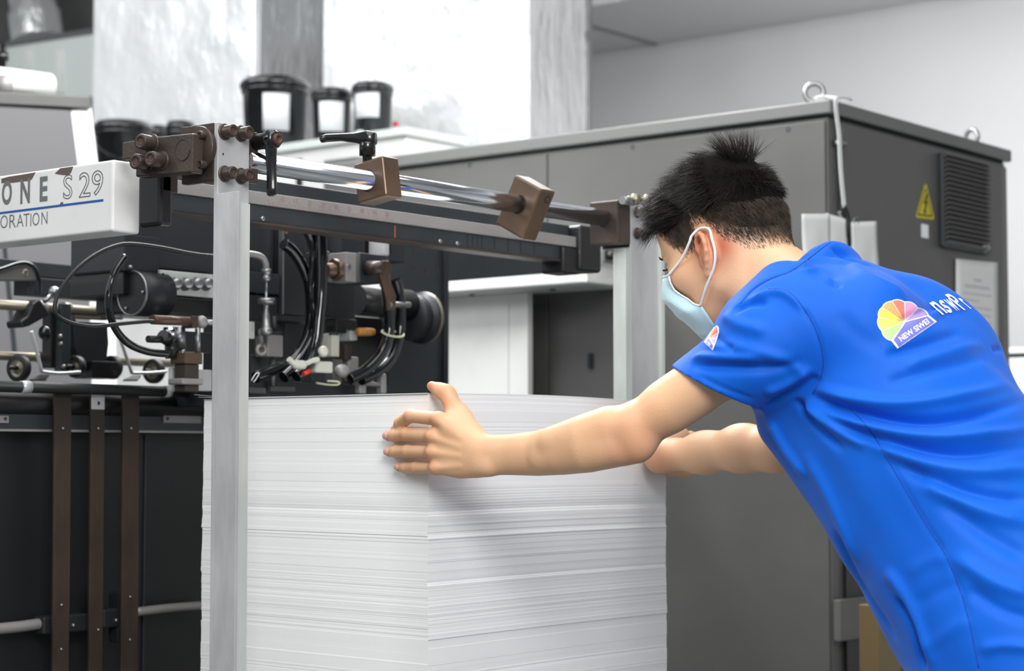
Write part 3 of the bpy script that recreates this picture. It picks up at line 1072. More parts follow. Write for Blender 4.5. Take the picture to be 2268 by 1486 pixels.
for k, (x0, x1, y0, y1, mn, lb) in enumerate((
        (630, 668, 712, 800, 'blued_steel_dark', 'dark steel guide block right under the side block'),
        (727, 787, 500, 705, 'blued_steel', 'tall blue grey guide block right of the hoses'),
        (735, 752, 738, 790, 'clear_plastic', 'cream plastic spacer below the blue grey guide block'),
        (776, 792, 728, 754, 'aluminium', 'small bright steel tab beside the orange handle'),
        (860, 898, 528, 580, 'blued_steel_dark', 'dark box fixed under the graduated beam above the linkage'),
        (803, 853, 515, 566, 'black_steel', 'black bracket block above the grey linkage block'),
        (851, 866, 525, 566, 'aluminium', 'pale steel plate between the dark boxes under the beam'),
        (755, 803, 515, 562, 'blued_steel_dark', 'dark valve body under the beam above the linkage block'))):
    nm = ['guide_block', 'guide_block', 'spacer', 'tab_plate', 'junction_box', 'bracket_block', 'spacer_plate', 'air_valve'][k]
    t = thing(nm, lb, 'machine part', aY((x0 + x1) / 2, y1, YM + .04))
    bxY('body', mn, t, x0, x1, y0, y1, YM + (.05 if k in (0, 1, 5) else .0), .045, .002)
    bxY('cap_edge', 'steel' if k in (0, 4, 7) else 'blued_steel', t, x0 + 1, x1 - 1, y0, y0 + 4, YM + (.048 if k in (0, 1, 5) else -.002), .01, .0005)

# linkage
lk = thing('linkage_block', 'grey steel linkage block with a brown shaft and slanting arm', 'linkage', aY(810, 625, YM))
bxY('block', 'blued_steel', lk, 797, 862, 563, 625, YM - .06, .08, .0015)
bxY('block_face', 'steel_soft', lk, 766, 796, 560, 624, YM - .055, .05, .001)
bxY('block_edge', 'steel', lk, 794, 798, 560, 624, YM - .062, .01, .0005)
MB().cyl(aY(720, 598, YM - .03), aY(768, 598, YM - .03), .014, 20).build('brown_coupling', 'brown_steel_warm', lk)
MB().cyl(aY(738, 596, YM - .032), aY(765, 596, YM - .032), .022, 6).build('brown_nut', 'brown_steel_warm', lk)
sh0 = aY(812, 594, YM - .062)
MB().cyl(sh0, aY(852, 594, YM - .1), .0145, 24).build('shaft', 'brown_steel', lk)
MB().lathe(aY(773, 590, YM - .056), (0, -1, 0), [(0, .001), (.003, .0), (.0045, .002), (.006, 0)], 14).build('screw', 'steel', lk)
am = [aY(x, y, YM - .1) for x, y in ((845, 577), (862, 577), (868, 592), (862, 612), (878, 655), (876, 686), (858, 687), (856, 662), (842, 612), (842, 590))]
MB().prism(am, (.006, .012, 0)).build('arm', 'brown_steel_warm', lk, bevel=.0015)
MB().cyl(aY(862, 675, YM - .098), aY(906, 675, YM - .02), .006, 14).build('pin', 'steel', lk)


def hose(name, p, r, label, group=None, Y=YM - .06, m_='hose_black'):
    return tag(MB().tube(spline(pts(p, Y), 10), r, 18).build(name, m_), label, 'hose', group)


g = 'glossy black air hoses by the feeder head'
hose('air_hose', [(628, 540), (648, 556), (668, 585), (684, 625), (690, 680), (686, 730), (668, 775), (640, 805), (600, 822), (566, 836)], .0110, 'glossy black hose curving from the side block down to the left', g)
hose('air_hose', [(676, 500), (690, 530), (697, 575), (692, 650), (700, 700), (695, 740), (676, 780), (650, 815), (628, 836)], .0110, 'glossy black hose in the middle of the near hose bundle', g, YM - .085)
hose('air_hose', [(710, 500), (712, 560), (712, 640), (706, 710), (700, 760), (684, 805), (655, 834)], .0112, 'glossy black hose on the right of the near hose bundle, held by a tie', g, YM - .108)
hose('air_hose', [(852, 610), (857, 650), (862, 700), (860, 744), (844, 784), (811, 819), (774, 840)], .0112, 'glossy black hose left of the tied pair below the slanting arm', g, YM - .06)
hose('air_hose', [(876, 620), (884, 650), (887, 700), (884, 744), (868, 790), (838, 822), (800, 842)], .0112, 'glossy black hose right of the tied pair below the slanting arm', g, YM - .037)
t = aY(869, 741, YM - .06)
o = MB()
pp_ = [aY(x, y, YM - .075) for x, y in ((846, 735), (856, 741), (870, 745), (884, 746), (893, 744))]
pp_ += [aY(x, y, YM - .035) for x, y in ((892, 738), (870, 734), (848, 732))]
pp_.append(pp_[0])
tag(o.tube(spline(pp_, 5), .0022, 8).build('cable_tie', 'tie_cream'), 'cream cable tie around the pair of black hoses', 'cable tie')
tag(MB().ring(aY(704, 562, YM - .065), (0, .1, 1), .021, .0025).build('cable_tie', 'steel'), 'grey wire tie around the near hose bundle', 'cable tie')
# clear connector lying on the hoses
t = thing('clear_connector', 'clear plastic connector with a red tip lying on the hoses', 'connector', aY(690, 830, YM - .125))
MB().tube(spline(pts([(640, 795), (652, 806), (672, 808), (690, 800), (704, 797)], YM - .128), 5), [.006] * 5 + [.009] * 6 + [.005] * 6 + [.006] * 4, 10).build('tube', 'clear_plastic', t)
MB().ball(aY(716, 778, YM - .125), (.012, .009, .011)).build('bulb', 'clear_plastic', t)
MB().box(*rY(700, 738, 800, 826, YM - .12, .02), Matrix()).build('clear_body', 'clear_plastic', t, bevel=.003)
MB().tube(pts([(672, 828), (686, 822)], YM - .13), .0045, 10).build('red_tip', 'red_plastic', t)
t = thing('wire_loop', 'thin white wire loop at the end of the left hose', 'wire', aY(565, 840, YM - .07))
MB().tube(spline(pts([(557, 843), (566, 828), (574, 826), (568, 838), (562, 846)], YM - .07), 6), .0012, 6).build('wire', 'white_strap', t)
MB().tube(spline(pts([(700, 848), (725, 852), (748, 852), (750, 846), (725, 844)], YM - .07), 6), .002, 6).build('wire', 'tie_cream', t)

# motor shaft and flange
fl = thing('shaft_flange', 'large round dark flange on a thick horizontal shaft against the side plate', 'flange', aY(900, 700, YK - .1))
c0, c1 = aY(790, 666, YK - .10), aY(925, 690, YK - .02)
MB().cyl(aY(787, 664, YK - .06), aY(905, 676, YK - .06), .034, 32).build('shaft', 'black_steel', fl)
cf = aY(905, 702, YK - .06)
MB().lathe(cf, (1, 0, 0), [(0, 0), (.050, 0), (.053, .006), (.053, .022), (.046, .024), (.046, .034), (.058, .036), (.058, .05), (.05, .052), (0, .052)], 40).build('flange', 'blued_steel_dark', fl)
MB().ring(cf + Vector((.05, 0, 0)), (1, 0, 0), .054, .006).build('flange_rim', 'brass_dull', fl)
tag(MB().lathe(aY(792, 735, YM - .02), aY(850, 735, YM - .02) - aY(792, 735, YM - .02), [(0, 0), (.007, 0), (.0085, .004), (.0085, .035), (.007, .047), (0, .047)], 18).build('orange_handle', 'orange_handle'), 'small orange handle between the hoses and the guide block', 'handle')

# side plate and following beam, side cabinet with pale hood
sp_ = thing('side_plate', 'tall blue grey steel side plate of the feeder right of the flange', 'plate', aY(940, 880, YK))
a, b = rY(860, 993, 528, 900, YK, .03)
MB().box((a[0], YK, .1), (b[0], YK + .03, b[2])).build('plate', 'blued_steel', sp_, bevel=.002)
bxY('edge_rib', 'blued_steel_dark', sp_, 985, 994, 545, 900, YK - .012, .012, .001)
for px, py in ((917, 553), (965, 551), (918, 598), (943, 602), (968, 598)):
    MB().lathe(aY(px, py, YK), (0, -1, 0), [(0, -.004), (.003, -.004), (.0035, .0005), (.006, .0003)], 14).build('hole', 'brown_steel', sp_)
q = [aY(x, y, YK + .0) for x, y in ((994, 543), (1262, 590), (1262, 602), (1210, 606), (994, 623))]
tb = thing('tapered_beam', 'blue grey tapered steel beam running right from the side plate', 'beam', q[4])
MB().prism(q, (0, .05, 0)).build('beam', 'blued_steel', tb, bevel=.001)
MB().prism([aY(x, y, YK - .002) for x, y in ((994, 541), (1262, 588), (1262, 592), (994, 545))], (0, .052, 0)).build('upper_lip', 'brown_steel_warm', tb)

# pale hood cabinet: hood with underside, left wall, dark doorway
XH = aY(994, 640, YK + .05).x
zh0, zh1 = aY(1000, 650, YK + .05).z, aY(1000, 624, YK + .05).z
corner = aX(1290, 622, XH)
XH = 3.92
lc = aX(994, 650, XH)
rc = aX(1300, 622, XH)
zb = (lc.z + rc.z) / 2
zt = zb + aX(1250, 585, XH).z - aX(1250, 624, XH).z
hd = thing('pale_hood', 'white overhanging shelf hood behind the tapered beam', 'hood', (XH, rc.y, zb))
XE = XC - .02
MB().box((XH, rc.y, zb), (XE, lc.y + .8, zb + .088)).build('hood_slab', 'white_machine', hd, bevel=.004)
MB().box((XH + .03, rc.y + .03, zb - .003), (XE - .02, lc.y + .8, zb)).build('hood_underside', 'duct_metal', hd)
for px, py in ((1045, 652), (1224, 640)):
    qq = CAM + ray(px, py) * ((zb - .003 - CAMZ) / ray(px, py).z)
    MB().cyl(qq + Vector((0, 0, .004)), qq + Vector((0, 0, -.004)), .008, 16).build('stud', 'black_steel', hd)
XI = 4.03
li, ri = aX(975, 700, XI), aX(1169, 700, XI)
MB().box((XI, ri.y, .1), (XI + .02, li.y + .6, zb - .004)).build('left_wall', 'white_machine', hd)
pa, pb_ = aX(1128, 700, XI), aX(1125, 700, XI)
MB().box((XI - .002, pa.y, .1), (XI, pa.y + .003, zb - .03)).build('panel_joint', 'duct_metal', hd)
y_s = aX(1311, 730, XC - .0065).y
MB().box((XC - .02, y_s - .004, 1.27), (XC - .0062, y_s + .004, 1.31)).build('door_pull', 'gap_dark', cab)
# bracket mechanism on the hood by the far post
t = thing('hood_latch', 'pale metal latch mechanism on top of the white hood', 'latch', aY(1360, 580, rc.y))
bxY('plate', 'steel', t, 1338, 1392, 532, 585, rc.y - .03, .01, .002)
for px, py in ((1352, 566), (1374, 556), (1384, 572)):
    MB().ball(aY(px, py, rc.y - .035), .012, 12).build('knob', 'black_steel', t)

# ------------------------------------------------------------------ left side: rods, wheels, wire guides
YL = 3.2
rb = thing('cross_beam', 'dark horizontal beam across the rods at the left edge', 'beam', aY(120, 620, YL + .1))
a, b = rY(-60, 275, 583, 612, YL + .1, .06)
MB().box((a[0], a[1], aY(130, 617, YL + .1).z), (b[0] + .1, b[1], aY(130, 584, YL + .1).z)).build('beam', 'blued_steel', rb, bevel=.002)
a, b = rY(62, 275, 622, 660, YL + .09, .05)
MB().box(a, b).build('lower_beam', 'blued_steel_dark', rb, bevel=.002)
MB().cyl(aY(72, 644, YL + .088), aY(72, 644, YL + .092), .009, 16).build('hole', 'gap_dark', rb)
t = thing('cable_bracket', 'grey rounded bracket under the black cable at the left edge', 'bracket', aY(50, 620, YL))
MB().prism([aY(x, y, YL + .06) for x, y in ((-20, 604), (20, 592), (50, 583), (70, 586), (82, 602), (88, 622), (-20, 622))], (0, .02, 0)).build('plate', 'grey_dark_panel', t, bevel=.003)
MB().lathe(aY(57, 605, YL + .06), (0, -1, 0), [(0, -.002), (.004, -.002), (.005, .003), (.008, 0)], 14).build('screw', 'brass_dull', t)
tag(MB().tube(spline(pts([(-40, 606), (0, 597), (40, 584), (62, 584), (78, 596), (86, 620), (88, 650)], YL + .05), 8), .0045, 12).build('black_cable', 'hose_black'), 'black cable bending over the grey bracket at the left edge', 'cable')
r0 = thing('guide_rod', 'thick dull brass coloured rod with clamps at the left, under the cross beam', 'rod', aY(130, 690, YL))
a0, a1 = aY(-60, 676, YL), aY(285, 690, YL)
zz_ = (aY(0, 678, YL).z + aY(270, 690, YL).z) / 2
MB().cyl((a0.x, YL, zz_), (a1.x + .05, YL, zz_), .0105, 24).build('rod', 'brass_dull', r0)
for px in (92, 146, 226, 262):
    x = aY(px, 680, YL).x
    MB().cyl((x - .008, YL, zz_), (x + .008, YL, zz_), .0145, 24).build('collar', 'brass_dull' if px > 100 else 'steel_soft', r0)
r1 = thing('guide_rod', 'dull brass coloured lower rod running behind the rubber wheels', 'rod', aY(130, 790, YL))
zz2 = aY(60, 790, YL + .05).z
MB().cyl((a0.x, YL + .05, zz2), (aY(400, 795, YL + .05).x, YL + .05, zz2), .0095, 20).build('rod', 'brass_dull', r1)
MB().cyl((aY(84, 790, YL + .05).x, YL + .05, zz2), (aY(122, 790, YL + .05).x, YL + .05, zz2), .0115, 20).build('sleeve', 'black_steel', r1)
# diagonal clamp
t = thing('rod_clamp', 'black diagonal clamp with a round steel knob on the brass rod', 'clamp', aY(85, 720, YL - .03))
MB().prism([aY(x, y, YL - .03) for x, y in ((74, 672), (88, 662), (104, 684), (112, 696), (66, 722), (50, 726), (46, 712), (62, 700))], (0, .05, 0)).build('body', 'black_steel', t, bevel=.003)
MB().cyl(aY(98, 668, YL - .03), aY(116, 651, YL - .03), .005, 12).build('stem', 'steel', t)
MB().ball(aY(120, 646, YL - .03), .0115, 14).build('knob', 'steel', t)
t = thing('bracket_plate', 'dark vertical bracket plate with a black knob between the rods', 'bracket', aY(135, 825, YL - .02))
bxY('plate', 'blued_steel', t, 134, 156, 672, 826, YL - .02, .02)
bxY('side', 'black_steel', t, 112, 134, 692, 815, YL - .0, .03)
bxY('tab', 'brass_dull', t, 156, 168, 706, 772, YL + .005, .01)
MB().ball(aY(99, 737, YL - .02), (.014, .012, .015), 16).build('knob', 'plastic_black', t)
for px, py in ((133, 745), (134, 762), (141, 812)):
    MB().ball(aY(px, py, YL - .022), .005, 10).build('screw', 'brass_dull', t)
t = thing('drive_block', 'dark grey rounded drive housing between the wire guides', 'housing', aY(205, 820, YL))
MB().prism([aY(x, y, YL - .01) for x, y in ((162, 712), (240, 714), (243, 760), (236, 822), (180, 822), (166, 770))], (0, .09, 0)).build('housing', 'blued_steel_dark', t, bevel=.006, seg=3)
bxY('foot', 'black_steel', t, 205, 262, 800, 838, YL - .03, .06)
bxY('pale_edge', 'brass_dull', t, 166, 240, 699, 707, YL - .005, .02)


def wheel(px, py, R, label, Y=YL - .02, ax=(1, .18, 0), w_=.016):
    c = aY(px, py, Y)
    t = thing('rubber_roller', label, 'wheel', c, 'rubber press wheels on the feed table')
    A = Vector(ax).normalized()
    MB().lathe(c - A * w_ / 2, A, [(R * .68, 0), (R * .93, 0), (R, w_ * .18), (R, w_ * .82), (R * .93, w_), (R * .68, w_)], 40).build('tyre', 'rubber_black', t)
    MB().lathe(c - A * w_ / 2, A, [(0, w_ * .3), (R * .3, w_ * .1), (R * .34, w_ * .3), (R * .6, w_ * .3), (R * .7, w_ * .02), (R * .7, w_ * .98), (R * .6, w_ * .7), (0, w_ * .7)], 32).build('hub', 'brass_dull', t)
    MB().cyl(c - A * .03, c + A * .02, R * .16, 12).build('axle', 'black_steel', t)


wheel(42, 815, .0275, 'rubber press wheel nearest the left edge')
wheel(168, 812, .023, 'rubber press wheel partly hidden behind the bracket plate')
wheel(248, 814, .025, 'rubber press wheel under the drive housing', YL + .0)
wheel(341, 822, .0265, 'rubber press wheel beside the white square plate')


def wire_guide(p, label):
    t = thing('wire_guide', label, 'wire guide', aY(p[2][0], p[2][1], YL - .06), 'bent bright wire guides')
    MB().tube(spline([aY(x, y, YL - .06) for x, y in p[:3]], 5) + spline([aY(x, y, YL - .06) for x, y in p[2:]], 5)[1:], .0036, 8).build('wire', 'aluminium', t)


wire_guide([(69, 733), (78, 765), (92, 823), (130, 827), (178, 824)], 'bright bent wire guide left of the bracket plate')
wire_guide([(240, 700), (262, 740), (292, 826), (330, 826), (368, 823)], 'bright bent wire guide left of the brown spring rod')
for k, (x0, x1, y) in enumerate(((66, 110, 833), (272, 312, 834))):
    tag(MB().prism([aY(x0, y + 7, YL - .07), aY(x0 + 22, y - 3, YL - .03), aY(x1, y - 3, YL - .03), aY(x1 - 8, y + 7, YL - .07)], (0, 0, -.003)).build('sheet_finger', 'black_steel'),
        ['thin black sheet finger under the left wire guide', 'thin black sheet finger under the right wire guide'][k], 'plate')

# cables
tag(MB().tube(spline([aY(x, y, YM - .1) for x, y in ((520, 566), (470, 567), (420, 561), (360, 549), (300, 541), (262, 543), (215, 562), (168, 598), (132, 645), (121, 680), (128, 700), (160, 716), (210, 723), (265, 717), (320, 712), (340, 712))], 8), .0036, 12).build('black_cable', 'rubber_black'), 'thin black cable making a wide loop left of the feeder head', 'cable')
tag(MB().tube(spline([aY(x, y, YM - .07) for x, y in ((278, 568), (256, 600), (243, 640), (241, 680), (254, 725), (284, 760), (325, 778), (372, 784))], 8), .0068, 14).build('black_hose', 'hose_black'), 'thick black hose curving under the round end cover', 'hose')
# pneumatic cylinder group below the head
t = thing('spring_rod', 'brown horizontal cylinder rod on a steel joint under the feeder head', 'rod', aY(400, 722, YM - .06))
MB().cyl(aY(337, 708, YM - .08), aY(428, 712, YM - .06), .0085, 20).build('brown_rod', 'brown_steel_warm', t)
MB().ball(aY(446, 713, YM - .055), (.013, .011, .012)).build('joint', 'steel_soft', t)
bxY('joint_band', 'brown_steel', t, 426, 440, 700, 726, YM - .07, .03)
MB().cyl(aY(453, 714, YM - .055), aY(500, 716, YM - .055), .006, 12).build('thin_rod', 'steel', t)
MB().cyl(aY(438, 727, YM - .06), aY(438, 784, YM - .06), .0052, 14).build('upright_rod', 'steel', t)
t = thing('height_stop', 'brown steel clamp foot on the thin upright rod', 'clamp', aY(428, 862, YM - .06))
bxY('head', 'brown_steel_warm', t, 409, 449, 781, 806, YM - .07, .04)
bxY('neck', 'brown_steel', t, 410, 441, 806, 840, YM - .065, .03)
bxY('nut', 'steel_soft', t, 404, 451, 838, 852, YM - .08, .04, .003)
bxY('foot', 'brown_steel', t, 410, 441, 852, 868, YM - .07, .03)
t = thing('air_cylinder', 'pair of small chrome air cylinders under the feeder head', 'cylinder', aY(388, 796, YM - .03))
MB().cyl(aY(375, 724, YM - .03), aY(377, 750, YM - .03), .011, 20).build('barrel', 'chrome', t)
MB().cyl(aY(397, 724, YM - .03), aY(399, 772, YM - .03), .011, 20).build('barrel', 'steel', t)
MB().cyl(aY(380, 755, YM - .035), aY(382, 794, YM - .035), .013, 20).build('barrel', 'black_steel', t)
MB().cyl(aY(404, 772, YM - .035), aY(404, 795, YM - .035), .006, 20).build('stem', 'chrome', t)
MB().cyl(aY(328, 751, YM - .04), aY(366, 752, YM - .035), .0065, 16).build('side_port', 'black_steel', t)
MB().cyl(aY(360, 744, YM - .04), aY(372, 752, YM - .035), .012, 16).build('elbow', 'black_steel', t)
bxY('rear_body', 'black_steel', t, 410, 470, 735, 780, YM + .02, .04)
t = thing('square_plate', 'small white square plate standing beside the brown clamp foot', 'plate', aY(395, 866, YM))
bxY('plate', 'white_machine', t, 381, 409, 815, 867, YM - .02, .012)
bxY('side', 'aluminium', t, 409, 470, 818, 866, YM + .0, .01)

# base deck the mechanism stands on (right half)
t = thing('feed_deck', 'dark steel deck bar behind the top edge of the paper stack', 'deck', aY(700, 880, YM))
bxY('deck', 'blued_steel_dark', t, 476, 860, 846, 905, YM + .0, .13)
bxY('bar', 'grey_dark_panel', t, 600, 655, 856, 868, YM - .01, .02)
bxY('bar', 'grey_dark_panel', t, 553, 590, 858, 872, YM - .01, .02)
for k, (x0, x1, y0, y1, mn) in enumerate(((556, 596, 786, 846, 'blued_steel'), (690, 722, 820, 850, 'blued_steel'), (738, 760, 795, 848, 'grey_dark_panel'), (772, 795, 790, 830, 'steel_soft'), (764, 780, 760, 800, 'brown_steel'), (744, 792, 706, 738, 'black_steel'))):
    bxY('small_mount', mn, t, x0, x1, y0, y1, YM + .01, .03, .003)
bxY('back_panel', 'black_steel', t, 470, 845, 690, 850, YK + .02, .03)
t = thing('u_bracket', 'pale steel u shaped bracket at the foot of the side plate', 'bracket', aY(830, 870, YM))
bxY('leg', 'steel_soft', t, 797, 812, 835, 872, YM - .03, .015, .003)
bxY('leg', 'steel_soft', t, 845, 857, 828, 872, YM - .03, .015, .003)
bxY('bridge', 'steel', t, 812, 845, 846, 856, YM - .03, .015, .002)
t = thing('ball_joint', 'pale round joint beside the end of the tied hoses', 'joint', aY(757, 840, YM - .05))
MB().ball(aY(757, 822, YM - .05), (.017, .014, .014)).build('ball', 'steel_soft', t)
MB().cyl(aY(760, 828, YM - .05), aY(766, 846, YM - .05), .006).build('stem', 'brown_steel', t)
MB().cyl(aY(770, 838, YM - .055), aY(786, 838, YM - .05), .0105, 20).build('hose_cap', 'plastic_black', t)

# ------------------------------------------------------------------ lower left: feed board front
YF = 2.80
tr = thing('roller_bar', 'black horizontal roller bar with bright collars at the front of the feed table', 'roller', aY(220, 870, YF))
zr1 = aY(200, 862, YF).z
xa, xb_ = aY(-80, 860, YF).x, aY(476, 860, YF).x
MB().cyl((xa, YF, zr1), (xb_ + .05, YF, zr1), .010, 24).build('bar', 'rubber_black', tr)
for px, w_ in ((55, .010), (369, .007)):
    x = aY(px, 860, YF).x
    MB().cyl((x - w_, YF, zr1), (x + w_, YF, zr1), .0112, 24).build('collar', 'aluminium', tr)
zr2 = aY(200, 894, YF + .04).z
tr = thing('feed_roller', 'thick black feed roller below the roller bar', 'roller', (xa + .3, YF + .05, zr2))
MB().cyl((xa - .1, YF + .05, zr2), (xb_ + .02, YF + .05, zr2), .024, 32).build('roller', 'black_steel', tr)
fp_ = thing('feed_board', 'large black sheet panel below the feed rollers at the left', 'panel', (xa + .4, YF + .06, 0.2))
MB().box((xa - .4, YF + .08, .15), (xb_ + .7, YF + .10, aY(200, 862, YF).z)).build('panel', 'black_panel', fp_)
x = aY(318, 1100, YF + .08).x
MB().box((x, YF + .077, .2), (x + .003, YF + .08, aY(200, 960, YF).z)).build('panel_seam', 'blued_steel', fp_)
rl = thing('front_rail', 'dark steel rail running behind the three upright straps', 'rail', aY(220, 957, YF + .04))
ra, rbb = aY(0, 957, YF + .04), aY(450, 917, YF + .04)
zt_, zb2 = aY(200, 917, YF + .04).z, aY(200, 957, YF + .04).z
MB().box((xa - .3, YF + .04, zb2), (xb_ + .25, YF + .06, zt_)).build('rail', 'blued_steel', rl, bevel=.002)
MB().box((xa - .3, YF + .038, zb2), (xb_ + .25, YF + .04, zb2 + .004)).build('lower_lip', 'steel_soft', rl)
for x0, x1 in ((-30, 20), (363, 446)):
    a, b = rY(x0, x1, 920, 937, YF + .036, .004)
    MB().box(a, b).build('label_plate', 'steel_soft', rl, bevel=.001)
for px in (12, 371):
    MB().cyl(aY(px, 927, YF + .036), aY(px, 927, YF + .034), .003, 12).build('screw', 'black_steel', rl)


def strap(x0t, x1t, x0b, x1b, ytop, label, matn, silver=False):
    Y = YF + .012
    t = thing('upright_strap', label, 'strap', aY((x0b + x1b) / 2, 1486, Y), 'rusty upright straps on the feed board')
    tl, tr_ = aY(x0t, ytop, Y), aY(x1t, ytop, Y)
    bl, br = aY(x0b, 1486, Y), aY(x1b, 1486, Y)
    k = (bl.z - .25) / (tl.z - bl.z)
    bl2, br2 = bl - (tl - bl) * k, br - (tr_ - br) * k
    MB().prism([tl, tr_, br2, bl2], (0, .006, 0)).build('band', matn, t, bevel=.001)
    if silver:
        a, b = rY(x0t + 1, x1t - 1, ytop, 907, Y - .002, .002)
        MB().box(a, b).build('top_tab', 'aluminium', t, bevel=.001)
        MB().cyl(aY((x0t + x1t) / 2, 893, Y - .0022), aY((x0t + x1t) / 2, 893, Y - .0026), .0038, 16).build('hole', 'gap_dark', t)
        MB().ball(aY(x0t - 3, 864, Y - .006), .006, 12).build('screw', 'steel', t)
        for py in (949, 1395):
            MB().ball(aY((x0t + x1t) / 2, py, Y - .001), .003, 10).build('rivet', 'steel', t)
    else:
        for py in (949, 1322 if x0t > 200 else 1340, 1417 if x0t > 200 else 1438):
            s_ = (py - ytop) / (1486 - ytop)
            MB().ball(aY((x0t + x1t) / 2 * (1 - s_) + (x0b + x1b) / 2 * s_, py, Y - .001), .003, 10).build('rivet', 'steel', t)


strap(121, 159, 117, 153, 869, 'dark brown upright strap, leftmost of the three on the feed board', 'rust_dark')
strap(202, 233, 197, 227, 860, 'rusty upright strap with a silver top tab, middle of the three', 'rust_dark', True)
strap(273, 309, 268, 306, 869, 'dark upright strap nearest the paper stack', 'rust_dark')
pq = thing('support_pipe', 'dull grey horizontal pipe with clamps behind the straps near the bottom', 'pipe', aY(220, 1375, YF + .05))
MB().tube(spline([aY(x, y, YF + .05) for x, y in ((-60, 1398), (40, 1388), (110, 1378))], 6), .010, 16).build('pipe', 'steel_soft', pq)
MB().tube(spline([aY(x, y, YF + .05) for x, y in ((300, 1355), (380, 1346), (460, 1340))], 6), .0085, 16).build('pipe', 'steel_soft', pq)
for x0, x1, y0, y1 in ((96, 196, 1362, 1402), (228, 270, 1348, 1390), (262, 269, 1312, 1424)):
    a, b = rY(x0, x1, y0, y1, YF + .035, .03)
    MB().box(a, b).build('pipe_clamp', 'blued_steel_dark', pq, bevel=.004)
for px, py in ((162, 1385), (257, 1374)):
    MB().ball(aY(px, py, YF + .034), .004, 10).build('screw', 'steel', pq)
# ------------------------------------------------------------------ printing unit at the far left
YU = 4.3
un = thing('press_unit', 'grey printing unit housing with a white slanted edge at the far left', 'machine', aY(60, 850, YU))


def polyY(name, m_, pl, Y, dep, root, bevel=.003):
    return MB().prism([aY(x, y, Y) for x, y in pl], (0, dep, 0)).build(name, m_, root, bevel=bevel)


polyY('grey_panel', 'grey_machine', [(-120, 222), (157, 243), (172, 356), (198, 600), (205, 900), (-120, 900)], YU, .03, un)
polyY('white_edge', 'white_machine', [(158, 243), (203, 238), (217, 356), (252, 600), (262, 900), (205, 900), (198, 600), (172, 356)], YU + .002, .3, un)
polyY('top_cap', 'grey_dark_panel', [(-120, 196), (200, 214), (203, 240), (-120, 224)], YU - .01, .3, un)
polyY('panel_seam', 'gap_dark', [(8, 545), (15, 545), (40, 800), (31, 800)], YU - .003, .002, un, 0)
t = thing('unit_cover_roll', 'pale rounded cover on top of the grey printing unit', 'cover', aY(40, 205, YU + .1))
MB().cyl(aY(-100, 165, YU + .15), aY(108, 190, YU + .15), .036, 24).build('roll', 'white_machine', t)
bxa, bxb = rY(-60, 118, 168, 208, YU + .2, .1)
MB().box(bxa, bxb).build('cover_back', 'grey_machine', t, bevel=.01)
MB().cyl(aY(12, 168, YU + .05), aY(12, 205, YU + .05), .02, 16).build('roll_end', 'steel_soft', t)
t = thing('valve_knob', 'small black knob on top of the printing unit at the left edge', 'knob', aY(5, 150, YU + .4))
MB().lathe(aY(4, 150, YU + .4), (0, 0, 1), [(0, 0), (.012, 0), (.012, .02), (.02, .022), (.02, .045), (.008, .048), (.012, .07), (0, .07)], 16).build('knob', 'plastic_black', t)

# platform with pails
XPl = 5.2
zpl = aX(600, 322, XPl).z
pf = thing('pail_platform', 'pale white machine platform carrying the black ink pails', 'platform', (XPl + .3, 5.5, 0))
ya, yb_ = aX(900, 322, XPl).y, aX(215, 350, XPl).y
ymid = aX(520, 322, XPl).y
MB().box((XPl, ya, zpl - .03), (5.55, ymid, zpl)).build('top_plate', 'pale_green', pf, bevel=.003)
MB().box((XPl + .02, ya + .02, 0), (5.52, ymid, zpl - .03)).build('casing', 'white_machine', pf, bevel=.004)
zlow_ = aX(300, 405, 5.2).z
MB().box((XPl + .02, ymid, 0), (5.56, yb_, zlow_)).build('lower_casing', 'white_machine', pf, bevel=.004)
zlo = zpl - .03
t = thing('grey_casing_end', 'pale grey block in front of the pail platform at the end of the cabinet', 'casing', (4.9, aX(740, 350, 4.9).y, 0))
MB().box((4.75, aX(790, 350, 4.75).y, 0), (5.15, aX(716, 350, 4.75).y, aX(740, 352, 4.75).z)).build('casing', 'cabinet_lid', t, bevel=.004)
MB().cyl(aX(663, 352, 4.9) + Vector((0, 0, .0)), aX(663, 412, 4.9), .012, 16).build('stub_pin', 'brown_steel', t)


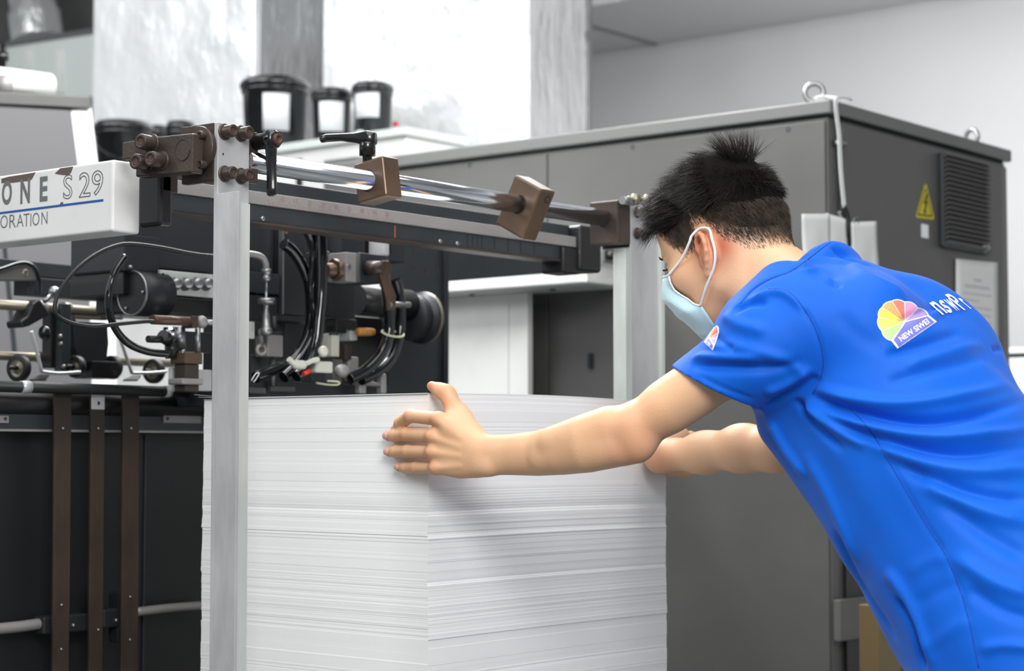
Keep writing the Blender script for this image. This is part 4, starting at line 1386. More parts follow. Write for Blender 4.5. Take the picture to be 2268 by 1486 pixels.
def pail(px, pyb, pyt, wpx, X, label, lab=None, lip=True):
    c = aX(px, pyb, X)
    s = 1 / (CAM - c).length * FPX
    r = wpx / 2 / s
    ztop_ = aX(px, pyt, X).z
    c.z = (zpl if px > 500 else zlow_) + .0006
    h = ztop_ - c.z
    t = thing('ink_pail', label, 'pail', c, 'black ink pails on the platform')
    MB().lathe(c, (0, 0, 1), [(0, 0), (r * .84, 0), (r * .86, h * .02), (r * .93, h * .80), (r * .99, h * .80), (r * .99, h * .86), (r * .94, h * .86)], 40).build('body', 'bucket_black', t)
    MB().lathe(c, (0, 0, 1), [(r * .98, h * .86), (r * 1.03, h * .87), (r * 1.03, h * .93), (r * .97, h * .97), (r * .93, h * .97), (r * .9, h), (0, h)], 40).build('lid', 'bucket_black', t)
    m = MB()
    pts_ = []
    for k in range(13):
        a_ = math.pi * k / 12
        pts_.append(c + Vector((-.62, -.78, 0)).normalized() * (r * 1.02 * math.sin(a_) * .55 + r * .4) + Vector((.78, -.62, 0)) * (-r * 1.0 * math.cos(a_)) + Vector((0, 0, h * .8 - h * .38 * math.sin(a_))))
    if not lab:
        m.tube(pts_, .003, 8).build('handle', 'bucket_black', t)
    if lab:
        (u0, u1, v0, v1) = lab
        vs, fs = [], []
        n = 12
        ca = math.atan2(-c.y, -c.x)
        for k in range(n + 1):
            a_ = ca + math.radians(u0 + (u1 - u0) * k / n)
            for v in (v0, v1):
                rad = r * (.86 + .08 * v) * 1.012
                vs.append(c + Vector((math.cos(a_) * rad, math.sin(a_) * rad, h * v)))
        for k in range(n):
            fs.append((2 * k, 2 * k + 2, 2 * k + 3, 2 * k + 1))
        o = MB().add(vs, fs, True).build('paper_label', 'label_white', t)
        sd = o.modifiers.new('thickness', 'SOLIDIFY'); sd.thickness = .001
    return t


pail(608, 322, 178, 150, 5.3, 'largest black pail on the platform, with a tall white label', (-22, 28, .22, .74))
pail(735, 314, 200, 90, 5.34, 'small black pail with a white label between the two taller pails', (-42, 40, .2, .74))
pail(825, 318, 187, 92, 5.36, 'tall slim black pail with a white label, rightmost on the platform', (-62, 20, .36, .84))
pail(272, 400, 273, 128, 5.33, 'wide black pail behind the white nameplate cover')
pail(346, 396, 280, 50, 5.51, 'small dark pail just right of the wide pail at the left')
pail(400, 392, 271, 64, 5.4, 'black pail half hidden by the top of the clamp arm')
t = thing('tape_roll', 'pale ring shaped roll standing on the platform by the pails', 'roll', aX(797, 324, 5.2))
MB().ring(aX(797, 306, 5.24), (1, .2, 0), .022, .009).build('ring', 'pale_green', t)
tag(MB().lathe(aX(876, 318, 5.45), (0, 0, 1), [(0, 0), (.014, 0), (.014, .05), (.006, .06), (.006, .066), (0, .066)], 16).build('small_bottle', 'label_white'), 'small pale bottle with a red cap right of the pails', 'bottle')
MBc = MB().lathe(aX(876, 318, 5.45) + Vector((0, 0, .0665)), (0, 0, 1), [(0, 0), (.011, 0), (.011, .016), (0, .016)], 16)
MBc.build('cap', 'red_plastic', bpy.data.objects['small_bottle'])

# top left: pale overhead box, elbow and dark opening
t = thing('overhead_pipe', 'pale vertical duct elbow at the top left corner', 'duct', aX(80, 80, 6.4))
MB().tube(spline([aX(60, -260, 6.4), aX(66, -60, 6.4), aX(76, 30, 6.4), aX(84, 92, 6.4)], 6), [.13] * 6 + [.125] * 6 + [.14] * 7, 24).build('pipe', 'foil_end', t)
t = thing('overhead_box', 'pale translucent looking overhead box below the dark opening at the top left', 'box', aX(110, 205, 6.2))
MB().prism([aX(x, y, 6.2) for x, y in ((12, 92), (205, 62), (205, 215), (12, 235))], (.4, 0, 0)).build('box', 'pale_green', t, bevel=.01)
MB().prism([aX(x, y, 6.19) for x, y in ((12, 92), (205, 62), (205, 74), (12, 104))], (.01, 0, 0)).build('upper_edge', 'steel', t)
for x0 in (55, 125):
    MB().prism([aX(x, y, 6.19) for x, y in ((x0, 112), (x0 + 14, 110), (x0 + 14, 205), (x0, 207))], (.01, 0, 0)).build('bright_rib', 'white_machine', t)
t = thing('dark_hood', 'dark grey hood behind the pale pipe at the top left', 'hood', aX(150, 60, 6.8))
MB().prism([aX(x, y, 6.8) for x, y in ((-40, -60), (215, -60), (215, 64), (120, 78), (-40, 100))], (.3, 0, 0)).build('hood', 'grey_dark_panel', t, bevel=.01)
# ------------------------------------------------------------------ person: smooth implicit surfaces turned into meshes
def A3(p):
    return np.array([p[0], p[1], p[2]], dtype=np.float64)


def cone(p0, p1, r0, r1, k=0.012):
    return dict(t='c', p0=A3(p0), p1=A3(p1), r0=r0, r1=r1, k=k)


def ell(c, axes, rad, k=0.012, sub=False):
    return dict(t='e', c=A3(c), ax=np.array([A3(a) for a in axes]), r=np.array(rad, float), k=k, sub=sub)


def etube(nodes, side, k=0.02, ex=2.5):
    """nodes: (centre, half width along side, half thickness)"""
    return dict(t='t', n=[(A3(c), a, b) for c, a, b in nodes], s=A3(side), k=k, ex=ex)


def prim_eval(p, X, Y, Z):
    if p['t'] == 'c':
        d = p['p1'] - p['p0']
        L2 = max(d @ d, 1e-12)
        x, y, z = X - p['p0'][0], Y - p['p0'][1], Z - p['p0'][2]
        t = np.clip((x * d[0] + y * d[1] + z * d[2]) / L2, 0, 1)
        x = x - t * d[0]; y = y - t * d[1]; z = z - t * d[2]
        return np.sqrt(x * x + y * y + z * z) - (p['r0'] + (p['r1'] - p['r0']) * t)
    if p['t'] == 'e':
        x, y, z = X - p['c'][0], Y - p['c'][1], Z - p['c'][2]
        q1 = g1 = 0
        for i in range(3):
            a = p['ax'][i]
            l = (x * a[0] + y * a[1] + z * a[2])
            q1 = q1 + (l / p['r'][i]) ** 2
            g1 = g1 + (l / p['r'][i] ** 2) ** 2
        k0 = np.sqrt(q1)
        return k0 * (k0 - 1) / np.maximum(np.sqrt(g1), 1e-6)
    out = None
    s = p['s']
    for (c0, a0, b0), (c1, a1, b1) in zip(p['n'][:-1], p['n'][1:]):
        d = c1 - c0
        L2 = d @ d
        x, y, z = X - c0[0], Y - c0[1], Z - c0[2]
        t = np.clip((x * d[0] + y * d[1] + z * d[2]) / L2, 0, 1)
        x = x - t * d[0]; y = y - t * d[1]; z = z - t * d[2]
        a = a0 + (a1 - a0) * t
        b = b0 + (b1 - b0) * t
        sl = x * s[0] + y * s[1] + z * s[2]
        rest = np.maximum(x * x + y * y + z * z - sl * sl, 0)
        # superellipse section, squarer than an ellipse
        e_ = p['ex']
        q = ((np.abs(sl) / a) ** e_ + (np.sqrt(rest) / b) ** e_) ** (1 / e_)
        f = (q - 1) * np.minimum(a, b)
        out = f if out is None else np.minimum(out, f)
    return out


def prim_box(p):
    if p['t'] == 'c':
        r = max(p['r0'], p['r1'])
        return np.minimum(p['p0'], p['p1']) - r, np.maximum(p['p0'], p['p1']) + r
    if p['t'] == 'e':
        e = np.abs(p['ax'] * p['r'][:, None]).sum(0)
        return p['c'] - e, p['c'] + e
    C = np.array([n[0] for n in p['n']])
    r = max(max(n[1], n[2]) for n in p['n'])
    return C.min(0) - r, C.max(0) + r


def axis(lo, hi, h, fine):
    out = [lo]
    while out[-1] < hi:
        x = out[-1]
        st = h
        for (a, b, hf_) in fine:
            if a - 1e-9 <= x < b:
                st = min(st, hf_)
            elif x < a < x + st:
                st = a - x
        out.append(x + max(st, 2e-4))
    return np.array(out)


def field(prims, xs, ys, zs, h):
    n = np.array([len(xs), len(ys), len(zs)])
    F = np.full(n, 0.5, dtype=np.float32)
    for p in prims:
        if p['t'] == 'plane':
            continue
        a, b = prim_box(p)
        mg = p['k'] + 4 * h
        i0 = np.array([np.searchsorted(g_, a[i] - mg) for i, g_ in enumerate((xs, ys, zs))])
        i1 = np.array([np.searchsorted(g_, b[i] + mg) for i, g_ in enumerate((xs, ys, zs))])
        if np.any(i1 <= i0):
            continue
        sl = tuple(slice(i0[i], i1[i]) for i in range(3))
        X = xs[sl[0]][:, None, None]; Y = ys[sl[1]][None, :, None]; Z = zs[sl[2]][None, None, :]
        D = prim_eval(p, X, Y, Z)
        D = np.broadcast_to(D, F[sl].shape)
        G = F[sl]
        k = p['k']
        if p.get('sub'):
            D = -D
            hh = np.maximum(k - np.abs(G - D), 0) / k
            F[sl] = np.maximum(G, D) + hh * hh * k * 0.25
        else:
            hh = np.maximum(k - np.abs(G - D), 0) / k
            F[sl] = np.minimum(G, D) - hh * hh * k * 0.25
    for p in prims:
        if p['t'] == 'plane':      # keep the side where (x-p).n < 0
            nn, q = p['n'], p['p']
            D = (xs[:, None, None] - q[0]) * nn[0] + (ys[None, :, None] - q[1]) * nn[1] + (zs[None, None, :] - q[2]) * nn[2]
            F = np.maximum(F, D.astype(np.float32))
    return F


def surface(F, xs, ys, zs):
    ins = F < 0
    c = np.zeros(tuple(s - 1 for s in F.shape), dtype=np.uint8)
    for dx in (0, 1):
        for dy in (0, 1):
            for dz in (0, 1):
                c += ins[dx:F.shape[0] - 1 + dx, dy:F.shape[1] - 1 + dy, dz:F.shape[2] - 1 + dz]
    act = np.argwhere((c > 0) & (c < 8))
    S = c.shape
    flat = (act[:, 0] * S[1] + act[:, 1]) * S[2] + act[:, 2]
    val = {}
    for dx in (0, 1):
        for dy in (0, 1):
            for dz in (0, 1):
                val[(dx, dy, dz)] = F[act[:, 0] + dx, act[:, 1] + dy, act[:, 2] + dz]
    pos = np.zeros((len(act), 3)); cnt = np.zeros(len(act))
    for a in val:
        for ax in range(3):
            if a[ax] == 0:
                b = list(a); b[ax] = 1; b = tuple(b)
                va, vb = val[a], val[b]
                m = (va < 0) != (vb < 0)
                t = np.where(m, va / np.where(m, va - vb, 1), 0)
                for k in range(3):
                    pos[:, k] += np.where(m, a[k] + (t if k == ax else 0), 0)
                cnt += m
    g = act + pos / cnt[:, None]
    V = np.stack([np.interp(g[:, i], np.arange(len(ar_)), ar_) for i, ar_ in enumerate((xs, ys, zs))], 1)
    faces = []
    for ax in range(3):
        o1, o2 = (ax + 1) % 3, (ax + 2) % 3
        sa = [slice(None)] * 3; sb = [slice(None)] * 3
        sa[ax] = slice(0, -1); sb[ax] = slice(1, None)
        A, B = ins[tuple(sa)], ins[tuple(sb)]
        e = np.argwhere(A != B)
        ok = (e[:, o1] > 0) & (e[:, o2] > 0) & (e[:, o1] < F.shape[o1] - 1) & (e[:, o2] < F.shape[o2] - 1)
        e = e[ok]
        fl = A[e[:, 0], e[:, 1], e[:, 2]]
        q = []
        for (d1, d2) in ((-1, -1), (0, -1), (0, 0), (-1, 0)):
            w_ = e.copy(); w_[:, o1] += d1; w_[:, o2] += d2
            q.append(np.searchsorted(flat, (w_[:, 0] * S[1] + w_[:, 1]) * S[2] + w_[:, 2]))
        q = np.stack(q, 1)
        q[~fl] = q[~fl][:, ::-1]
        faces.append(q)
    return V, np.concatenate(faces)


def smooth(V, Q, it=2, lam=0.5):
    n = len(V)
    for _ in range(it):
        acc = np.zeros_like(V); cnt = np.zeros(n)
        for i in range(4):
            for j in ((i + 1) % 4, (i - 1) % 4):
                for k in range(3):
                    acc[:, k] += np.bincount(Q[:, i], V[Q[:, j], k], n)
                cnt += np.bincount(Q[:, i], minlength=n)
        V = V + lam * (acc / np.maximum(cnt, 1)[:, None] - V)
    return V


def normals(V, Q):
    a, b, c, d = V[Q[:, 0]], V[Q[:, 1]], V[Q[:, 2]], V[Q[:, 3]]
    fn = np.cross(c - a, d - b)
    N = np.zeros_like(V)
    for i in range(4):
        for k in range(3):
            N[:, k] += np.bincount(Q[:, i], fn[:, k], len(V))
    return N / np.maximum(np.linalg.norm(N, axis=1), 1e-12)[:, None]


def np_mesh(name, parts_, matn, parent, attrs=None):
    V = np.concatenate([p[0] for p in parts_])
    Q = []
    o = 0
    for p in parts_:
        Q.append(p[1] + o); o += len(p[0])
    Q = np.concatenate(Q)
    off = np.array(world_base(parent)) if parent is not None else np.zeros(3)
    me = bpy.data.meshes.new(name)
    me.vertices.add(len(V)); me.vertices.foreach_set('co', (V - off).astype(np.float32).ravel())
    k = Q.shape[1]
    me.loops.add(len(Q) * k); me.loops.foreach_set('vertex_index', Q.astype(np.int32).ravel())
    me.polygons.add(len(Q)); me.polygons.foreach_set('loop_start', np.arange(0, len(Q) * k, k, dtype=np.int32))
    me.update(calc_edges=True)
    me.polygons.foreach_set('use_smooth', np.ones(len(Q), dtype=bool))
    for an, vals in (attrs or {}).items():
        at = me.attributes.new(an, 'FLOAT', 'POINT')
        at.data.foreach_set('value', vals.astype(np.float32))
    me.materials.append(MATS[matn])
    ob = bpy.data.objects.new(name, me)
    COL.objects.link(ob)
    if parent is not None:
        ob.parent = parent
    return ob


def solid(prims, h, fine=((), (), ()), sm=2):
    bx = [prim_box(p) for p in prims if p['t'] != 'plane' and not p.get('sub')]
    l = np.min([b[0] for b in bx], 0) - 4 * h
    u = np.max([b[1] for b in bx], 0) + 4 * h
    g = [axis(l[i], u[i], h, fine[i]) for i in range(3)]
    F = field(prims, g[0], g[1], g[2], h)
    V, Q = surface(F, *g)
    return smooth(V, Q, sm), Q


mat('skin', rgb(226, 178, 138), 0.48, col2=rgb(233, 188, 150), nscale=18, sss=0.06, bump=0.05, bscale=300, lo=0.25, hi=0.85,
    attr=('redness', rgb(204, 116, 86), 'stubble', rgb(96, 78, 64)))
mat('nail', rgb(226, 170, 158), 0.28, coat=0.3)
mat('hair', rgb(17, 14, 13), 0.38, col2=rgb(38, 31, 26), nscale=40, spec=0.35)
mat('hair_short', rgb(82, 66, 52), 0.5, col2=rgb(44, 36, 30), nscale=60)
mat('hair_base', rgb(15, 12, 11), 0.9, spec=0.1)
mat('shirt_blue', rgb(0, 92, 205), 0.6, col2=rgb(0, 98, 212), nscale=5, sheen=0.08, bump=0.05, bscale=700, spec=0.22)
mat('seam_blue', rgb(10, 60, 160), 0.7)
mat('mask_blue', rgb(190, 224, 232), 0.75, col2=rgb(200, 230, 238), nscale=10)
mat('mask_white', rgb(240, 243, 244), 0.7)
mat('print_white', rgb(245, 246, 250), 0.5)
mat('trouser', rgb(36, 38, 44), 0.8)
mat('shoe', rgb(28, 28, 30), 0.5)
mat('eye_white', rgb(225, 222, 218), 0.2)
mat('lash', rgb(20, 16, 15), 0.6)

# ---- head frame
HC = Vector((2.505, 1.600, 1.372))
pit = math.radians(24)
hf = Vector((0.0, math.cos(pit), -math.sin(pit)))
hu = Vector((0.0, math.sin(pit), math.cos(pit)))
hs_ = Vector((1, 0, 0))


def hp(s, f, u):
    return HC + hs_ * s + hf * f + hu * u


HX = [hs_, hf, hu]


def hax(sa=0, fa=0, ua=0):
    """head axes turned a little (degrees about side, forward, up)"""
    Rm = Matrix.Rotation(math.radians(sa), 3, hs_) @ Matrix.Rotation(math.radians(fa), 3, hf) @ Matrix.Rotation(math.radians(ua), 3, hu)
    return [Rm @ a for a in HX]


head = [
    ell(hp(0, -.008, .028), HX, (.0765, .098, .090), .02),
    ell(hp(0, .048, -.02), HX, (.064, .046, .085), .025),
    ell(hp(0, .050, .045), HX, (.060, .042, .045), .03),
    ell(hp(0, .02, -.045), HX, (.062, .055, .055), .03),
    cone(hp(-.052, .006, -.074), hp(-.018, .070, -.110), .020, .017, .025),
    cone(hp(.052, .006, -.074), hp(.018, .070, -.110), .020, .017, .025),
    ell(hp(0, .076, -.108), HX, (.022, .018, .018), .02),
    ell(hp(0, .046, -.094), HX, (.046, .04, .024), .02),
    ell(hp(-.042, .062, -.030), HX, (.024, .026, .022), .02),
    ell(hp(.042, .062, -.030), HX, (.024, .026, .022), .02),
    cone(hp(-.03, .085, .014), hp(.03, .085, .014), .011, .011, .012),
    cone(hp(0, .090, .004), hp(0, .112, -.034), .007, .011, .010),
    ell(hp(-.011, .103, -.037), HX, (.008, .010, .007), .006),
    ell(hp(.011, .103, -.037), HX, (.008, .010, .007), .006),
    cone(hp(-.016, .094, -.064), hp(.016, .094, -.064), .006, .006, .008),
    cone(hp(-.014, .092, -.074), hp(.014, .092, -.074), .0065, .0065, .006),
]
for s_ in (-1, 1):
    head.append(ell(hp(.031 * s_, .098, -.004), HX, (.017, .016, .011), .008, sub=True))
for s_ in (-1, 1):
    head.append(ell(hp(.031 * s_, .079, -.004), HX, (.0155, .0135, .0125), .004))
neck = [
    etube([(hp(0, -.030, -.02), .056, .056), (hp(0, -.040, -.075), .057, .058), (Vector((2.508, 1.455, 1.262)), .064, .062), (Vector((2.51, 1.37, 1.20)), .085, .070)], (1, 0, 0), .03),
    cone(hp(-.055, -.035, -.02), Vector((2.475, 1.52, 1.195)), .013, .012, .03),
    cone(hp(.055, -.035, -.02), Vector((2.54, 1.52, 1.195)), .013, .012, .03),
    cone(Vector((2.50, 1.44, 1.262)), Vector((2.36, 1.385, 1.235)), .048, .042, .04),
    cone(Vector((2.52, 1.44, 1.262)), Vector((2.66, 1.395, 1.235)), .048, .042, .04),
]

# ---- left arm and hand: shoulder, elbow, wrist
LSH = P(1738, 728, 2.705)
LEL = P(1402, 952, 2.765)
LWR = P(1062, 1008, 2.925)
LW2 = P(1150, 1007, 2.895)


def lerp(a, b, t):
    return a + (b - a) * t


zu = Vector((0, 0, 1))
sv = (P(1200, 960, 2.86) - P(1202, 1050, 2.86)).normalized()
larm = [
    cone(LSH, lerp(LSH, LEL, .4), .046, .0375, .02),
    cone(lerp(LSH, LEL, .3), lerp(LSH, LEL, .75), .0375, .0345, .02),
    cone(lerp(LSH, LEL, .6), lerp(LSH, LEL, .97), .0350, .0350, .02),
    etube([(P(1404, 957, 2.765), .0400, .034), (P(1352, 969, 2.785), .0425, .035), (P(1300, 983, 2.80), .0410, .034), (P(1250, 994, 2.83), .0375, .0315),
           (P(1194, 1004, 2.87), .0335, .027), (P(1130, 1007, 2.90), .0305, .0225), (P(1060, 1008, 2.925), .0300, .0205)], sv, .012, 2.15),
    ell(P(1078, 1036, 2.906), HX, (.009, .011, .010), .015),
    ell(P(1412, 990, 2.752), HX, (.014, .018, .016), .025),
    # muscle bellies of the forearm
    cone(P(1345, 935, 2.775), P(1220, 975, 2.83), .016, .008, .02),
    cone(P(1370, 1000, 2.765), P(1200, 1022, 2.845), .014, .007, .02),
]


def hj(px, py, X):
    return aX(px, py, X)


XFc = X0          # plane of the stack's left face
fing = {
    'index': [(972, 928, XFc - .033), (910, 921, XFc - .030), (887, 936, XFc - .017), (880, 949, XFc - .0105)],
    'middle': [(960, 966, XFc - .034), (901, 962, XFc - .024), (877, 964, XFc - .015), (862, 965, XFc - .0105)],
    'ring': [(960, 1001, XFc - .033), (903, 1000, XFc - .023), (879, 1000, XFc - .0145), (864, 1000, XFc - .0105)],
    'pinky': [(968, 1036, XFc - .029), (921, 1036, XFc - .020), (900, 1036, XFc - .0135), (886, 1034, XFc - .0105)],
}
frad = {'index': (.0114, .0108, .0098, .0086), 'middle': (.0115, .0108, .0101, .0090), 'ring': (.0112, .0105, .0098, .0088), 'pinky': (.0104, .0095, .0088, .0080)}
lhand = []
wr_t, wr_m, wr_b = P(1058, 985, 2.925), P(1058, 1004, 2.922), P(1056, 1030, 2.925)
roots = {'index': wr_t, 'middle': lerp(wr_t, wr_m, .7), 'ring': lerp(wr_m, wr_b, .35), 'pinky': wr_b}
FJ = {}
for nm in fing:
    J = [hj(*q) for q in fing[nm]]
    FJ[nm] = J
    R_ = frad[nm]
    lhand.insert(0, cone(roots[nm], J[0], .0155, .0112, .014))
    lhand.append(cone(J[0], J[1], R_[0] * .97, R_[1] * .96, .0035))
    lhand.append(cone(J[1], J[2], R_[1] * .97, R_[2], .004))
    lhand.append(cone(J[2], J[3], R_[2] * .98, R_[3], .004))
    lhand.append(ell(J[0] + Vector((-.0035, 0, 0)), HX, (.0092, .0115, .0088), .006))
# palm filling (thumb-side web, heel)
lhand[0:0] = [
    cone(lerp(wr_t, FJ['index'][0], .45) + Vector((.012, 0, 0)), lerp(wr_b, FJ['pinky'][0], .5) + Vector((.010, 0, 0)), .017, .017, .02),
    cone(lerp(wr_m, FJ['middle'][0], .8) + Vector((.012, 0, -.006)), lerp(wr_m, FJ['ring'][0], .75) + Vector((.012, 0, -.010)), .014, .014, .02),
]
# thumb
T0, T1, T2, T3 = P(1044, 975, 2.945), P(1014, 921, 2.968), P(990, 872, 2.985), P(956, 855, 2.998)
lhand += [
    cone(T0, T1, .019, .0175, .022), cone(T1, lerp(T1, T2, .9), .0165, .0126, .010), cone(lerp(T1, T2, .9), lerp(T2, T3, .45), .0126, .0112, .006),
    cone(lerp(T2, T3, .4), T3, .0112, .0078, .006),
    ell(T2 + Vector((-.001, 0, .002)), HX, (.0125, .0125, .0125), .006),
    cone(lerp(T0, T1, .75), lerp(FJ['index'][0], wr_t, .35), .014, .012, .018),
]
# tendon ridges on the back of the hand
for nm in ('index', 'middle', 'ring', 'pinky'):
    a_, b_ = FJ[nm][0] + Vector((-.0095, 0, 0)), lerp(FJ[nm][0], roots[nm], .75) + Vector((-.0145, 0, 0))
    lhand.append(cone(a_, b_, .0036, .0026, .006))

# ---- right arm and hand
RSH = Vector((2.645, 1.435, 1.195))
REL = P(1722, 994, 3.20)
RWR = P(1462, 1012, 3.40)
rarm = [
    cone(RSH, lerp(RSH, REL, .55), .048, .040, .02),
    cone(lerp(RSH, REL, .5), REL, .040, .036, .02),
    cone(REL, P(1640, 994, 3.25), .037, .0385, .02),
    cone(P(1650, 992, 3.25), P(1560, 1002, 3.32), .0375, .031, .02),
    cone(P(1560, 1003, 3.32), RWR, .031, .0245, .03),
    cone(P(1500, 1000, 3.38), P(1465, 1000, 3.405), .020, .021, .02),
]
rhand = []
YFc = Y0
rj = {'index': 1.085, 'middle': 1.066, 'ring': 1.046, 'pinky': 1.026}
rj0 = 2.862
for i, nm in enumerate(('index', 'middle', 'ring', 'pinky')):
    z_ = CAMZ + (0.026 - .0205 * i)
    L_ = (0.94, 1.0, .95, .82)[i]
    J = [Vector((rj0 + .062, YFc - .022, z_)), Vector((rj0 + .062 + .040 * L_, YFc - .014, z_)), Vector((rj0 + .062 + .053 * L_, YFc + .008, z_ - .001)), Vector((rj0 + .060 + .050 * L_, YFc + .028, z_ - .002))]
    J[1].x = max(J[1].x, X0 + SX + .013); J[2].x = X0 + SX + .0125; J[3].x = X0 + SX + .0105
    J[2].y = YFc + .018; J[3].y = YFc + .036
    R_ = frad[nm]
    rhand += [cone(Vector((rj0 - .018, YFc - .026, CAMZ + .010 - .010 * i)), J[0], .0155, .0115, .018), cone(J[0], J[1], R_[0], R_[1], .005), cone(J[1], J[2], R_[1], R_[2], .004), cone(J[2], J[3], R_[2], R_[3], .004)]
rhand += [cone(RWR, Vector((rj0 - .010, YFc - .027, CAMZ - .004)), .0235, .022, .02),
          cone(Vector((rj0 - .005, YFc - .028, CAMZ + .012)), Vector((rj0 + .04, YFc - .030, CAMZ + .030)), .0165, .014, .018),
          cone(Vector((rj0 + .04, YFc - .030, CAMZ + .030)), P(1512, 966, 3.49), .0125, .0095, .01)]

# ---- torso skin core (under the shirt)
core = [etube([(Vector((2.51, 1.385, 1.195)), .140, .078), (Vector((2.51, 1.325, 1.10)), .145, .095), (Vector((2.51, 1.205, .93)), .130, .092), (Vector((2.51, 1.14, .84)), .140, .092)], (1, 0, 0), .03)]

# the whole body field in one list; regions meshed at different fineness
body = head + neck + core + larm + rarm + lhand + rhand



def plane(p, n):
    n = Vector(n).normalized()
    return dict(t='plane', p=A3(p), n=A3(n))


# ---- ears
def ear(sd):
    """sd -1 left, +1 right; ear plane turned back and flared out"""
    c0 = hp(.0775 * sd, -.001, -.033)
    R1 = Matrix.Rotation(math.radians(14), 3, hs_)
    f_, u_ = R1 @ hf, R1 @ hu
    fl = math.radians(30)
    f2 = (f_ * math.cos(fl) - hs_ * sd * math.sin(fl)).normalized()     # front of the ear lies closer to the head
    s2 = (hs_ * sd * math.cos(fl) + f_ * math.sin(fl)).normalized()

    def e(f, u, s=0.0):
        return c0 + f2 * f + u_ * u + s2 * s
    L = [ell(e(-.004, .002, .001), [s2, f2, u_], (.0055, .0165, .030), .006)]
    hel = [(.008, .004, .003), (.0125, .013, .004), (.012, .023, .005), (.005, .0305, .006), (-.005, .0315, .007), (-.0135, .026, .008), (-.018, .015, .0085), (-.0178, .003, .008), (-.014, -.009, .007), (-.009, -.018, .005), (-.003, -.0255, .003)]
    for a_, b_ in zip(hel[:-1], hel[1:]):
        L.append(cone(e(a_[0] * 1.08, a_[1] * 1.06, a_[2] + .001), e(b_[0] * 1.08, b_[1] * 1.06, b_[2] + .001), .0036, .0036, .0022))
    L.append(ell(e(-.001, -.027, .002), [s2, f2, u_], (.0048, .0075, .0085), .005))
    L.append(ell(e(-.004, .016, .0075), [s2, f2, u_], (.0058, .0095, .011), .0025, sub=True))
    L.append(ell(e(.0015, -.004, .008), [s2, f2, u_], (.0095, .0080, .0115), .0025, sub=True))
    anti = [(-.010, -.012, .004), (-.0115, -.002, .005), (-.0095, .008, .005), (-.004, .0145, .004)]
    for a_, b_ in zip(anti[:-1], anti[1:]):
        L.append(cone(e(*a_), e(*b_), .0026, .0026, .003))
    L.append(cone(e(.0105, -.002, .003), e(.009, -.010, .003), .0034, .003, .004))
    L.append(cone(e(-.005, .0, -.004), hp(.070 * sd, -.012, -.022), .013, .012, .008))
    return L


body = head + neck + core + larm + rarm + lhand + rhand + ear(-1) + ear(1)
fx = [(2.20, 2.335, .0016), (2.395, 2.445, .0016)]
fy = [(1.555, 1.655, .0016), (1.86, 2.09, .0016)]
fz = [(.985, 1.12, .0016), (1.29, 1.395, .0016)]
BV, BQ = solid(body, 0.0038, (fx, fy, fz), sm=2)
BN = normals(BV, BQ)

PB = Vector((2.51, 1.05, 0.0))
person = thing('person', 'person in blue t-shirt and face mask leaning forward, hands on the paper stack', 'person', PB)


def near_red(V, spots):
    r = np.zeros(len(V))
    for c, rad, am in spots:
        d = np.linalg.norm(V - np.array(c), axis=1)
        r = np.maximum(r, am * np.exp(-(d / rad) ** 2))
    return r


spots = [(FJ[n_][0] + Vector((-.01, 0, 0)), .012, .35) for n_ in FJ] + [(FJ[n_][1] + Vector((-.008, 0, 0)), .007, .3) for n_ in FJ]
spots += [(FJ[n_][3], .010, .7) for n_ in FJ] + [(T3, .014, .8), (T2, .016, .5), (lerp(T1, T2, .5), .02, .5), (hp(-.08, -.006, -.02), .032, .85), (hp(-.073, -.03, -.03), .025, .9), (LEL + Vector((-.02, -.02, -.03)), .05, .35), (P(1470, 1020, 3.37), .04, .4)]
red = near_red(BV, spots)
lf = (BV - np.array(HC)) @ np.array(hf)
lu = (BV - np.array(HC)) @ np.array(hu)
lsd = (BV - np.array(HC)) @ np.array(hs_)


def hair_amount(s, f, u):
    """0 no hair .. 1 full; lower hairline by position on the head"""
    # hairline height as a function of f (front positive)
    line = np.interp(f, [-.12, -.085, -.06, -.035, -.015, .0, .012, .035, .055, .075, .10], [-.062, -.062, -.050, -.022, .016, .018, -.012, -.016, .012, .048, .056])
    return u - line


ha = hair_amount(lsd, lf, lu)
on_head = (np.linalg.norm(BV - np.array(HC), axis=1) < .16) & (lu > -.075)
earz = np.linalg.norm(BV - np.array(hp(-.083, -.006, -.026)), axis=1) < .030
stub = np.clip((ha + .002) / .045, 0, 1) * on_head * (~earz)
np_mesh('body', [(BV, BQ)], 'skin', person, {'redness': red, 'stubble': stub * .9})
BVH_B = BVHTree.FromPolygons([tuple(v) for v in BV], [tuple(q) for q in BQ.tolist()])

# nails
for nm in FJ:
    J = FJ[nm]
    d_ = (J[3] - J[2]).normalized()
    out_ = Vector((-1, 0, 0)) - d_ * Vector((-1, 0, 0)).dot(d_)
    out_.normalize()
    w_ = d_.cross(out_)
    c_ = J[3] - d_ * .0002 + out_ * (frad[nm][3] + .0004)
    m = MB()
    vs, fs = [], []
    a_, b_ = .0064, .0056
    if nm == 'pinky':
        a_, b_ = .0056, .0048
    n_r = 5
    for i in range(n_r + 1):
        for k in range(20):
            th = 2 * math.pi * k / 20
            rr_ = i / n_r
            x = math.copysign(abs(math.cos(th)) ** .7, math.cos(th)) * a_ * rr_
            y = math.copysign(abs(math.sin(th)) ** .8, math.sin(th)) * b_ * rr_
            vs.append(c_ + d_ * x + w_ * y + out_ * (.0008 - y * y * 55 - x * x * 22))
    for i in range(n_r):
        for k in range(20):
            fs.append((i * 20 + k, i * 20 + (k + 1) % 20, (i + 1) * 20 + (k + 1) % 20, (i + 1) * 20 + k))
    m.add(vs, fs, True)
    o = m.build('fingernail', 'nail', person)
    sd = o.modifiers.new('thickness', 'SOLIDIFY'); sd.thickness = .0008

